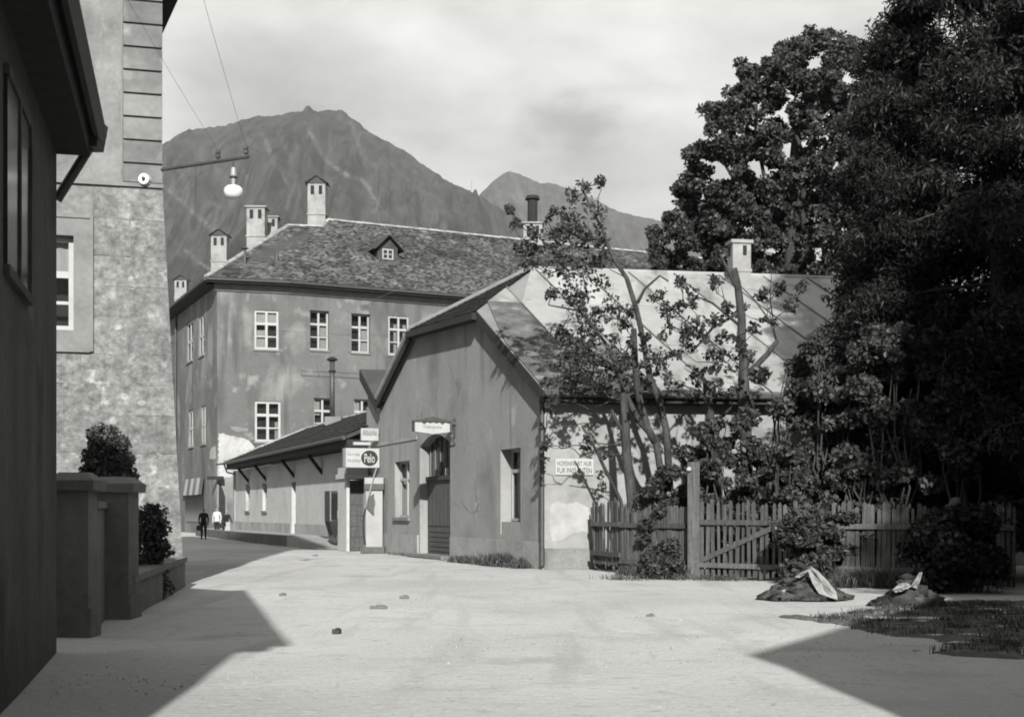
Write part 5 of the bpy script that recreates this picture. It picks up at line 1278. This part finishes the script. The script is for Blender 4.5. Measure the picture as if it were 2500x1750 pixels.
# two thin fruit trees in front of the long wall
tree('fruit_tree', 'thin many-stemmed fruit tree with loose foliage before the sheet metal roof', 'fruit trees behind the fence', (unproject(1543, 1400, 32.6).x, 32.6, 0),
    [([(1552, 1400), (1545, 1290), (1543, 1218), (1530, 1113), (1527, 1022), (1522, 960)], .17, .09),
     ([(1640, 1400), (1622, 1230), (1613, 1150), (1600, 1072), (1559, 1027), (1530, 967), (1514, 910), (1480, 840)], .11, .05),
     ([(1600, 1080), (1580, 1043), (1559, 967), (1551, 899), (1547, 803)], .10, .08),
     ([(1636, 1200), (1627, 1053), (1608, 970), (1587, 923), (1577, 865), (1564, 800), (1553, 752), (1530, 679), (1501, 637), (1480, 590)], .10, .045),
     ([(1556, 740), (1574, 705), (1611, 673), (1632, 687)], .045, .02),
     ([(1528, 1060), (1509, 1035), (1492, 1000)], .06, .04),
     ([(1500, 640), (1470, 560), (1425, 470)], .04, .02), ([(1480, 840), (1420, 760), (1340, 745)], .045, .015), ([(1514, 910), (1440, 880), (1370, 930)], .04, .015), ([(1547, 960), (1500, 975), (1440, 1000)], .03, .015), ([(1540, 1090), (1460, 1082), (1410, 1080)], .022, .01)],
    [(1425, 455, 30), (1462, 440, 14), (1400, 510, 55), (1455, 545, 60), (1350, 560, 45), (1320, 600, 45), (1390, 600, 60), (1450, 620, 50), (1310, 650, 40), (1360, 655, 45), (1420, 690, 70), (1480, 730, 60), (1370, 730, 40), (1430, 790, 65), (1500, 820, 55),
     (1380, 830, 45), (1440, 880, 75), (1375, 905, 48), (1330, 930, 22), (1500, 905, 60), (1410, 935, 40), (1345, 985, 18), (1480, 960, 44), (1440, 1078, 20), (1480, 1105, 14), (1330, 1090, 10), (1275, 615, 20), (1540, 920, 50), (1590, 900, 40), (1290, 570, 20), (1262, 545, 12), (1240, 512, 9), (1340, 520, 22), (1520, 760, 30), (1540, 850, 30)],
    32.6, .072, 430, 'leaf', 'bark', 31)
tree('fruit_tree', 'old pollarded tree with thick straight trunk and sparse leaves before the roof', 'fruit trees behind the fence', (unproject(1822, 1400, 31.6).x, 31.6, 0),
    [([(1826, 1400), (1824, 1200), (1820, 1035), (1815, 925), (1816, 880), (1810, 838), (1811, 780), (1804, 720), (1800, 690), (1792, 655)], .17, .075),
     ([(1818, 930), (1835, 904), (1875, 863), (1898, 831)], .09, .06), ([(1896, 835), (1885, 790), (1840, 730), (1800, 690)], .03, .01), ([(1890, 800), (1880, 730), (1884, 660)], .02, .008),
     ([(1810, 760), (1740, 800), (1690, 860)], .05, .02), ([(1806, 720), (1772, 650), (1758, 620)], .05, .02), ([(1812, 800), (1740, 740), (1690, 720)], .04, .015)],
    [(1625, 760, 42), (1680, 735, 42), (1650, 810, 50), (1710, 790, 48), (1700, 850, 50), (1620, 870, 50), (1750, 830, 40), (1860, 720, 26), (1900, 700, 20), (1870, 780, 24), (1770, 890, 42), (1580, 830, 34), (1930, 740, 18), (1960, 700, 14), (1840, 800, 24), (1780, 760, 24), (1740, 690, 20), (1660, 690, 22), (1600, 720, 24), (1815, 765, 20), (1802, 830, 20), (1832, 880, 20), (1800, 950, 26), (1826, 1000, 24), (1795, 1050, 26)],
    31.6, .074, 420, 'leaf', 'bark', 32)
tree('fruit_tree', 'short dark forked trunk tree standing between the two fruit trees', 'fruit trees behind the fence', (unproject(1741, 1400, 32.2).x, 32.2, 0),
    [([(1745, 1400), (1741, 1153), (1736, 1035), (1729, 983), (1725, 930)], .16, .10), ([(1742, 1100), (1760, 1020), (1790, 990)], .06, .03)],
    [(1720, 920, 40), (1770, 950, 36), (1690, 950, 30), (1650, 920, 30)], 32.2, .08, 380, 'leaf', 'bark2', 33)
st_ = thing('sapling', (unproject(1514, 1400, 33).x, 33, 0), 'thin bare stem leaning towards the notice board', 'sapling')
mb = MB(); stem(mb, [(1560, 1400), (1514, 1218), (1470, 1130), (1446, 1082), (1420, 1040)], 33.0, .055, .02); mb.build('trunk', M['bark2'], st_, smooth=True)

# the great broadleaf tree behind the gabled house
bigpoly = [(1582, 690), (1588, 560), (1640, 520), (1650, 450), (1680, 430), (1690, 350), (1735, 300), (1745, 260), (1800, 235), (1805, 170), (1870, 150), (1890, 118), (1960, 95), (2060, 85), (2130, 110), (2200, 90), (2290, 90), (2330, 300), (2330, 700)]
holes_ = [(1895, 275, 34, 20), (1935, 300, 16, 14), (2022, 290, 18, 26), (1935, 345, 36, 18), (1850, 420, 34, 20), (1765, 410, 22, 14), (1790, 480, 18, 22), (1720, 340, 22, 20), (1700, 430, 20, 20), (1985, 470, 16, 16), (2120, 185, 26, 18), (1820, 545, 20, 10), (2150, 640, 20, 24)]
YB = 62.0; cl = []; r_ = random.Random(5); tries = 0
while len(cl) < 900 and tries < 16000:
    tries += 1; x, y = r_.uniform(1580, 2330), r_.uniform(85, 690)
    if not in_poly(x, y, bigpoly): continue
    if any(((x - a) / (b_ * .8)) ** 2 + ((y - c) / (d_ * .8)) ** 2 < 1 for a, c, b_, d_ in [(h[0], h[1], h[2], h[3]) for h in holes_]): continue
    cl.append((x, y, r_.uniform(18, 36)))
tb = unproject(1960, 1250, YB)
tb_ = thing('broadleaf_tree', (tb.x, YB, 0), 'huge spreading broadleaf tree rising behind the gabled house', 'tree')
trunkP = [(tb.x, YB, 0), (tb.x, YB, 6), (tb.x - .3, YB, 11), (tb.x - .6, YB, 15), (tb.x - .3, YB, 20)]
MB().tube(trunkP, [.7, .6, .5, .35, .15], 10).build('trunk', M['bark2'], tb_, smooth=True)
for (x, y) in ((1700, 480), (1760, 300), (1850, 220), (1950, 200), (2080, 230), (2180, 300), (1680, 600), (2200, 500), (1820, 420), (1900, 400)):
    e_ = unproject(x, y, YB + r_.uniform(-3, 3)); s = Vector(trunkP[1]).lerp(Vector(trunkP[3]), r_.random())
    MB().tube(bent(s, e_, 6, .04, sag=-.04), [.26, .22, .18, .14, .10, .07, .04], 7).build('branch', M['bark2'], tb_, smooth=True)
cen = []; rad = []; cnt = []
for x, y, rp in cl:
    yy = YB + r_.uniform(-4.5, 4.5); c = unproject(x, y, yy)
    for k in range(3):
        rr = rp / F * yy * r_.uniform(.4, .75); cc = c + Vector((r_.uniform(-1, 1), r_.uniform(-1, 1), r_.uniform(-1, 1))) * rr * .9
        cen.append(cc); rad.append(rr); cnt.append(int(420 * rr * rr + 35))
leaves('crown', cen, cnt, rad, .12, M['leafbig'], tb_, seed=41, flat=.75, shell=.45, droop=.2)

# dark conifers on the right
def conifer(x, y, H, R, label, seed, lean=0, per=1):
    r2 = random.Random(seed); t = thing('conifer', (x, y, 0), label, 'tree', 'dark conifers on the right')
    MB().tube([(x, y, 0), (x, y, H * .5), (x, y, H)], [.32, .2, .04], 8).build('trunk', M['bark2'], t, smooth=True)
    cen = []; rad = []; cnt = []; tw = MB(); z = 1.6
    while z < H:
        f = 1 - (z / H); Rr = R * (f ** .55) * r2.uniform(.85, 1.1) * (0.75 + .25 * min(1, z / 3)); nb_ = max(4, int(9 * (f + .25)))
        for i in range(nb_):
            th = r2.uniform(0, 6.28); L_ = Rr * r2.uniform(.65, 1.1); e_ = Vector((x + math.cos(th) * L_, y + math.sin(th) * L_, z - .12 * L_ + r2.uniform(-.3, .3)))
            tw.tube([(x, y, z + .1), Vector((x, y, z)).lerp(e_, .5) + up * .15, e_], [.05, .035, .012], 5)
            for k in range(4):
                s = .35 + .65 * k / 3; c = Vector((x, y, z)).lerp(e_, s); cen.append(c + Vector((r2.uniform(-.2, .2), r2.uniform(-.2, .2), r2.uniform(-.25, .1)))); rr = .30 + .32 * (1 - abs(s - .6)); rad.append(rr * 1.15); cnt.append(int(260 * per))
        z += .62
    tw.build('branches', M['bark2'], t)['kind'] = 'stuff'
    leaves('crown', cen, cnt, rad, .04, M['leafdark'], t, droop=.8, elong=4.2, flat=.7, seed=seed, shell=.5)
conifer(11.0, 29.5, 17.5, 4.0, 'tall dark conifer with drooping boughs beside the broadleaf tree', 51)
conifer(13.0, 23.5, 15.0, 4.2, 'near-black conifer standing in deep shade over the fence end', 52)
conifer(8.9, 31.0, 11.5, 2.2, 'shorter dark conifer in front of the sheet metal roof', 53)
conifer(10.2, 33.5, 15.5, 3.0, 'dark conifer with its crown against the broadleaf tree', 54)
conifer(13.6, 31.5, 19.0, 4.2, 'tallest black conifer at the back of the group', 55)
conifer(10.6, 14.5, 15.0, 3.9, 'added near conifer out of the picture, there to shade the fence', 56)  # unseen tree added to shade the fence and the conifers
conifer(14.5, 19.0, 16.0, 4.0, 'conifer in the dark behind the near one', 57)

# shrubs behind the fence
def shrub(px, ytop, Y, wpx, label, seed, mat='leafshrub', leaf=.075, per=330, name='shrub', n=None, cat='shrub', group='shrubs behind the fence'):
    r2 = random.Random(seed); x = (px - CX) / F * Y; h = EYE + (HY - ytop) / F * Y; R = wpx / 2 / F * Y
    t = thing(name, (x, Y, 0), label, cat, group); mb = MB(); cen = []; rad = []; cnt = []
    for i in range(9):
        th = r2.uniform(0, 6.28); rr = R * r2.uniform(.1, .8); e_ = Vector((x + rr * math.cos(th), Y + rr * .8 * math.sin(th), h * r2.uniform(.6, .98)))
        mb.tube(bent((x + r2.uniform(-.2, .2), Y + r2.uniform(-.2, .2), 0), e_, 4, .05), [.035, .03, .025, .018, .01], 5)
    mb.build('stems', M['bark'], t)['kind'] = 'stuff'
    n = n or int(34 * max(1, R))
    for i in range(n):
        z = h * (.12 + .86 * r2.random()); k = math.sqrt(max(.05, 1 - ((z / h - .45) / .62) ** 2)); th = r2.uniform(0, 6.28); rr = R * k * math.sqrt(r2.random())
        cen.append((x + rr * math.cos(th), Y + rr * .85 * math.sin(th), z)); q = r2.uniform(.22, .42) * max(.6, min(1.3, R)); rad.append(q); cnt.append(int(per * q / .3))
    leaves('crown', cen, cnt, rad, leaf, M[mat], t, seed=seed, droop=.2, shell=.5); return t
shrub(1760, 1010, 30.6, 130, 'leafy lilac shrub behind the slatted gate', 61)
shrub(1900, 880, 30.4, 190, 'tall leafy shrub left of the conifer boughs', 62)
shrub(2030, 820, 29.4, 200, 'broad shrub filling the space under the conifer', 63)
shrub(2180, 800, 28.4, 230, 'dense dark shrub behind the long picket fence', 64)
shrub(2340, 780, 27.6, 240, 'black-looking shrub in shade at the fence end', 65, mat='leafdark')  # dark needle material puts the shade into its leaves
shrub(1620, 1140, 31.4, 130, 'low shrub spilling over the close-boarded fence', 66)
shrub(1930, 1080, 29.0, 120, 'low bushy growth overhanging the slatted gate', 67)
shrub(2090, 1060, 28.2, 150, 'low bushy growth pressing on the long fence', 68)
shrub(1690, 1090, 31.2, 90, 'small shrub growing behind the tall gate post', 69)
shrub(1634, 1322, 29.7, 46, 'weedy bush in front of the close-boarded fence', 70, leaf=.06, per=110, n=24, group='weeds at the fence')
shrub(1600, 1352, 29.8, 60, 'low weeds at the foot of the close-boarded fence', 71, leaf=.07, group='weeds at the fence')
shrub(1980, 1240, 27.6, 150, 'creeper hanging over the slatted gate', 72, group='weeds at the fence')
shrub(2330, 1250, 24.6, 260, 'black bush before the fence end in deep shade', 73, mat='leafdark', group='weeds at the fence')  # deep shade put into the leaf colour here too
# bushes in the garden of the stone house
shrub(266, 1052, 21.5, 112, 'rounded clipped bush behind the garden piers', 74, mat='leafbush', leaf=.045, per=420, n=120, group='garden bushes of the stone house')
shrub(374, 1246, 22.6, 60, 'small dark bush at the low garden wall', 75, mat='leafbush', leaf=.045, per=260, group='garden bushes of the stone house')

# weeds and grass tufts at the foot of walls: uncountable
def tufts(name, spots, mat, label, seed):
    r2 = np.random.default_rng(seed); V = []; Q = []; k = 0
    for (x, y, h, s, n) in spots:
        for i in range(n):
            bx, by = x + r2.normal() * s, y + r2.normal() * s * .5; hh = h * r2.uniform(.4, 1.1); a = r2.uniform(0, 6.28); wv = .003 + .005 * r2.random()
            dx, dy = math.cos(a) * hh * .45, math.sin(a) * hh * .45; px_, py_ = -math.sin(a) * wv, math.cos(a) * wv
            V += [(bx - px_, by - py_, -.02), (bx + px_, by + py_, -.02), (bx + dx * .5 + px_, by + dy * .5 + py_, hh * .7), (bx + dx, by + dy, hh)]; Q.append((k, k + 1, k + 2, k + 3)); k += 4
    o = np_mesh(name, V, Q, mat); tag(o, label, 'weeds', kind='stuff'); return o
sp = []
for i in range(26):
    u = rnd.uniform(.3, 6.2); p = G.pt(u, .25 + rnd.uniform(0, .25), 0); sp.append((p.x, p.y, rnd.uniform(.10, .38 if u < 3 else .26), .16, 110))
for i in range(14): 
    u = rnd.uniform(7, 14); p = G.pt(u, .25, 0); sp.append((p.x, p.y, .12, .1, 20))
for i in range(26):
    t = rnd.random(); p = f1.lerp(f2, t); sp.append((p.x, p.y - .3 - rnd.uniform(0, .3), rnd.uniform(.1, .35), .12, 50))
for i in range(60):
    t = rnd.random(); p = f4.lerp(f5, t); sp.append((p.x, p.y - .3 - rnd.uniform(0, 1.6), rnd.uniform(.1, .4), .16, 50))
for i in range(30): sp.append((rnd.uniform(2.2, 5.0), rnd.uniform(29.0, 30.0), rnd.uniform(.05, .15), .2, 30))
tufts('weeds', sp, M['grass'], 'ragged weeds and grass along the walls and fence', 8)

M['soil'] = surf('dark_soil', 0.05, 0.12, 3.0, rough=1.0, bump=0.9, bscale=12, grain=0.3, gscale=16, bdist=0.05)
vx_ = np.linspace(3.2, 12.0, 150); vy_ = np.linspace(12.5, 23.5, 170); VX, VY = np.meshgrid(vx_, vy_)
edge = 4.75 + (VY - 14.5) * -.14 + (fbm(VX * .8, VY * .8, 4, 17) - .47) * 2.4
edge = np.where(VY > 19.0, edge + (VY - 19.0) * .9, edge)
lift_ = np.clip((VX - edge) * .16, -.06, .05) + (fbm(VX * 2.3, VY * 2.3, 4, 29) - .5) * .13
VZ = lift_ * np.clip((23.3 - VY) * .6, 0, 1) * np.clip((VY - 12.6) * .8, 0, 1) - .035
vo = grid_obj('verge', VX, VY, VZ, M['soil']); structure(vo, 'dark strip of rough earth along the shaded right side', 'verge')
tv = []
for i in range(900):
    x, y = rnd.uniform(4.2, 10.5), rnd.uniform(13.5, 21.5); j = int((y - 12.5) / 11.0 * 169); k = int((x - 3.2) / 8.8 * 149)
    if VZ[j, k] > -.005: tv.append((x, y, rnd.uniform(.04, .10), .10, 26))
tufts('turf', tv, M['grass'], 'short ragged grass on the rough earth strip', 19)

# ================================================================== HEAPS AND LITTER
def heap(px, ybase, wpx, hpx, label, seed, slabs):
    Y = EYE * F / (ybase - HY); x = (px - CX) / F * Y; R = wpx / 2 / F * Y; H = hpx / F * Y; r2 = np.random.default_rng(seed)
    t = thing('rubble_heap', (x, Y, 0), label, 'heap'); V = []; Q = []; k = 0
    for i in range(900):
        a = r2.uniform(0, 6.28); rr = math.sqrt(r2.random()); z = H * max(0, (1 - rr) * (1 + .35 * math.sin(3 * a + 1)) ) * r2.uniform(.1, 1.0)
        c = np.array([x + math.cos(a) * rr * R, Y + math.sin(a) * rr * R * .7, z]); s = r2.uniform(.02, .06) * (2.2 if r2.random() < .08 else 1)
        A = r2.normal(size=(3, 3)); A, _ = np.linalg.qr(A); A = A * s * np.array([1.5, 1, .7])
        b = np.array([[-1, -1, -1], [1, -1, -1], [1, 1, -1], [-1, 1, -1], [-1, -1, 1], [1, -1, 1], [1, 1, 1], [-1, 1, 1]]) @ A + c
        b[:, 2] = np.maximum(b[:, 2], 0.0) ; V += list(b)
        for f in ((3, 2, 1, 0), (4, 5, 6, 7), (0, 1, 5, 4), (1, 2, 6, 5), (2, 3, 7, 6), (3, 0, 4, 7)): Q.append([k + q for q in f])
        k += 8
    o = np_mesh('rubble', np.array(V), np.array(Q), M['heap'], t); o['kind'] = 'stuff'
    for pts in slabs:      # pale slabs: pixel outline on the heap, given depth and thickness
        P = [unproject(a, b, Y + dz - .34) for a, b, dz in pts]; nrm = (P[1] - P[0]).cross(P[2] - P[0]).normalized()
        if nrm.y > 0: nrm = -nrm
        c = sum(P, Vector()) / len(P); mb = MB(); ring = []        # crumpled sheet: outline, inner ring and centre pushed in and out
        for i, p in enumerate(P):
            q = P[(i + 1) % len(P)]; ring += [p, p.lerp(q, .5) + nrm * r2.uniform(-.03, .03)]
        inn = [p.lerp(c, .45) + nrm * r2.uniform(-.03, .06) for p in ring]; k0 = len(ring)
        mb.v = [tuple(p) for p in ring + inn + [c + nrm * .03] + [p - nrm * .05 for p in ring]]
        for i in range(k0):
            j = (i + 1) % k0; mb.f += [(i, j, k0 + j), (i, k0 + j, k0 + i), (k0 + i, k0 + j, 2 * k0), (j, i, 2 * k0 + 1 + i, 2 * k0 + 1 + j)]
        mb.build('white_sheet', M['slab'], t)
    return t
heap(1962, 1462, 190, 84, 'dark rubble heap with a white slab leaning on it', 91, [[(1972, 1392, -.05), (1981, 1382, -.05), (1998, 1394, -.1), (2018, 1414, -.15), (2042, 1444, -.2), (2045, 1463, -.25), (2028, 1458, -.25), (1999, 1448, -.22), (1984, 1424, -.12)], [(1940, 1408, -.12), (1958, 1396, -.08), (1974, 1388, -.05), (1970, 1398, -.08), (1952, 1410, -.15)], [(1908, 1440, -.4), (1918, 1438, -.4), (1917, 1450, -.42), (1909, 1452, -.42)]])
heap(2215, 1478, 130, 60, 'small dark heap with pale scraps near the fence end', 92, [[(2180, 1440, -.1), (2198, 1424, -.1), (2214, 1422, -.1), (2226, 1430, -.1), (2204, 1442, -.12), (2188, 1446, -.12)], [(2224, 1430, -.05), (2246, 1396, 0), (2252, 1396, 0), (2240, 1436, -.05)]])
def litter(px, py, wpx, label, cat, name, mat, h, seed, asp=.35):
    Y = EYE * F / (py - HY); x = (px - CX) / F * Y; L_ = wpx / F * Y; t = MB()
    a = rnd.uniform(-.15, .15); d = (math.cos(a), math.sin(a)); t.obox((x, Y), d, L_, L_ * asp + .03, -.01, h)
    t.obox((x + L_ * .12, Y + .01), d, L_ * .5, L_ * asp * .6 + .02, h + .002, h + .015)
    o = t.build(name, mat); tag(o, label, cat, 'scraps lying on the square'); return o
litter(924, 1483, 42, 'longest dark stick lying on the pale square', 'stick', 'stick', M['plank'], .03, 1, .12)
litter(987, 1458, 24, 'shorter dark stick behind the longest one on the square', 'stick', 'stick', M['plank'], .03, 2, .14)
litter(822, 1544, 19, 'small dark stone on the pale square', 'stone', 'stone', M['heap'], .045, 3, .7)
litter(690, 1451, 18, 'thin scrap near the edge of the house shadow', 'scrap', 'scrap', M['plank'], .02, 4, .2)
litter(1588, 1502, 20, 'small pale scrap before the picket fence', 'scrap', 'scrap', M['plank'], .015, 5, .3)
litter(770, 1356, 14, 'small scrap near the terrace ramp', 'scrap', 'scrap', M['plank'], .03, 6, .3)

def gravel():
    r2 = np.random.default_rng(77); n = 4200; V = []; Q = []; k = 0
    for i in range(n):
        Y = 9.5 + 32 * r2.random() ** 1.6; x = r2.uniform(-.42, .42) * Y
        s = r2.uniform(.004, .011) * (1.6 if r2.random() < .03 else 1); a = r2.uniform(0, 6.28); c, sn = math.cos(a) * s, math.sin(a) * s
        gz = -.018
        V += [(x + c, Y + sn, gz), (x - sn, Y + c, gz), (x - c, Y - sn, gz), (x + sn, Y - c, gz), (x + c * .3, Y + sn * .2, gz + s * 1.1 + .008)]
        Q += [(k, k + 1, k + 4), (k + 1, k + 2, k + 4), (k + 2, k + 3, k + 4), (k + 3, k, k + 4)]; k += 5
    o = np_mesh('gravel', np.array(V), np.array(Q), M['gravel']); tag(o, 'loose pebbles scattered over the dusty square', 'gravel', kind='stuff')
gravel()

# ================================================================== WIRES
def wire(p, q, sag, label, r=.008):
    pts = [Vector(p).lerp(Vector(q), i / 14) - up * (sag * 4 * (i / 14) * (1 - i / 14)) for i in range(15)]
    o = MB().tube(pts, r, 4).build('overhead_wire', M['seam']); tag(o, label, 'wire', 'overhead wires')
ia, ib = on_arm(534) + up * .22, on_arm(601) + up * .22
wire(ia, (-4.5, 4.5, 9.2), .25, 'overhead wire from the inner insulator of the lamp arm', .0032)
wire(ib, (-2.6, 4.5, 9.2), .25, 'overhead wire from the outer insulator of the lamp arm', .0032)
wire(ib, unproject(1290, 560, 105), 1.2, 'overhead wire from lamp arm to the far ridge chimney', .004)
wire(HL.pt(2, .3, 12.8), unproject(1010, 690, 88), .5, 'overhead wire crossing the face of the long house', .008)
wire(unproject(1140, 660, 100), unproject(1152, 440, 100), 0, 'thin upright aerial wire above the tiled ridge', .012)

# ================================================================== PEOPLE
def person(x, y, h, label, pose, mats, face=0.0):
    """one continuous skinned body; clothing zones by face height"""
    t = thing('person', (x, y, 0), label, 'person')
    s = h / 1.75; J = []; E = []; Rr = []
    def add(p, r, par=None):
        J.append(Vector(p) * s); Rr.append(r * s); i = len(J) - 1
        if par is not None: E.append((par, i))
        return i
    lean = pose.get('lean', 0); st = pose.get('stride', .1); arms = pose.get('arms', ((.0, 0), (.0, 0)))
    pel = add((0, 0, .95), .15); bel = add((0, -lean * .3, 1.12), .145, pel); ch = add((0, -lean * .7, 1.34), .165, bel); nk = add((0, -lean, 1.50), .06, ch); hd0 = add((0, -lean * 1.1, 1.56), .07, nk); hd = add((0, -lean * 1.15 - .015, 1.64), .10, hd0); add((0, -lean * 1.15, 1.73), .075, hd)
    for sg_, (fx, fz), k in ((-1, arms[0], 0), (1, arms[1], 1)):
        sh_ = add((sg_ * .19, -lean * .7, 1.41), .07, ch); el = add((sg_ * .25, -lean * .7 - fx * .12, 1.14), .05, sh_); wr = add((sg_ * .23, -lean * .7 - .06 - fx * .35, .90 + fz), .035, el); add((sg_ * .22, -lean * .7 - .09 - fx * .42, .80 + fz), .04, wr)
        hp_ = add((sg_ * .10, 0, .88), .105, pel); kn = add((sg_ * .10, -st * (1 if k else -.6), .49), .07, hp_); an_ = add((sg_ * .10, st * (-.8 if k else .9), .09), .05, kn); add((sg_ * .115, st * (-.8 if k else .9) - .16, .035), .045, an_)
    me = bpy.data.meshes.new('body'); me.from_pydata([tuple(j) for j in J], E, []); me.update()
    o = make_obj('body', me, None, t); mod = o.modifiers.new('skin', 'SKIN'); mod.use_smooth_shade = True
    for i, r in enumerate(Rr): me.skin_vertices[0].data[i].radius = (r, r * (.75 if i in (0, 1, 2) else 1))
    me.skin_vertices[0].data[0].use_root = True
    o.modifiers.new('sub', 'SUBSURF').levels = 2; o.modifiers['sub'].render_levels = 2
    bpy.context.view_layer.update()
    ev = o.evaluated_get(bpy.context.evaluated_depsgraph_get()); nm = bpy.data.meshes.new_from_object(ev)
    o.modifiers.clear(); o.data = nm; o.name = 'body'
    nm.materials.clear()
    for k in ('shoe', 'legs', 'top', 'skin', 'hair'): nm.materials.append(mats[k])
    for p in nm.polygons:
        c = p.center / s; i = 0
        if c.z < .09: i = 0
        elif c.z < .92 and abs(c.x) < .19: i = 1
        elif c.z < .86 + (.0 if abs(c.x) < .19 else 0) and abs(c.x) >= .19: i = 3
        elif c.z < 1.49: i = 2
        elif c.z > 1.69 or (c.z > 1.57 and c.y > -lean * 1.1 + .035): i = 4
        else: i = 3
        p.material_index = i
    o.rotation_euler = (0, 0, face)
    return t, s
hairm = M['black']
t1, s1 = person(unproject(497, 1317, 71.5).x, 71.5, 1.72, 'person in dark clothes standing in the shaded street with hands low', {'stride': .06, 'lean': .02}, dict(shoe=M['black'], legs=M['suit'], top=M['suit'], skin=M['skin'], hair=hairm), face=.3)
m = MB(); q = unproject(488, 1290, 71.6); m.box(q.x - .12, q.x + .16, 71.3, 71.5, .5, .78); bg_ = m.build('shopping_bag', M['black']); tag(bg_, 'small dark bag in the hand of the person in dark clothes', 'bag')
t2, s2 = person(unproject(556, 1308, 80).x - .2, 78.0, 1.8, 'person in white shirt in the doorway behind the stooping one', {'stride': .05}, dict(shoe=M['black'], legs=M['suit'], top=M['shirt'], skin=M['skin'], hair=hairm), face=-.2)
t3, s3 = person(unproject(551, 1312, 74.5).x, 74.5, 1.62, 'stooping person in dark coat and pale apron near the arched door', {'stride': .12, 'lean': .18, 'arms': ((.6, .1), (.7, .15))}, dict(shoe=M['black'], legs=M['suit'], top=M['suit'], skin=M['skin'], hair=M['seam']), face=.6)
b = t3.location; m = MB(); m.v = []
for i in range(5):
    a = i / 4; m.v += [(b.x + .06 + .22 * a, b.y - .22 + .06 * math.sin(3 * a), .95), (b.x - .02 + .36 * a, b.y - .3 + .08 * math.sin(5 * a), .35)]
m.f = [(2 * i, 2 * i + 2, 2 * i + 3, 2 * i + 1) for i in range(4)]; m.build('apron', M['apron'], t3)

# ================================================================== HAZE
def haze():
    mb = MB(); mb.box(-7000, 7000, -60, 11500, -8, 2600)
    m = bpy.data.materials.new('haze'); m.use_nodes = True; t = m.node_tree; t.nodes.clear()
    o = t.nodes.new('ShaderNodeOutputMaterial'); v = t.nodes.new('ShaderNodeVolumePrincipled')
    v.inputs['Color'].default_value = (0.9, 0.9, 0.89, 1); v.inputs['Density'].default_value = 0.000022; v.inputs['Anisotropy'].default_value = 0.0
    t.links.new(v.outputs[0], o.inputs['Volume'])
    ob = mb.build('haze', m); tag(ob, 'thin pale haze in front of the mountains', 'haze', kind='stuff'); return ob
haze()
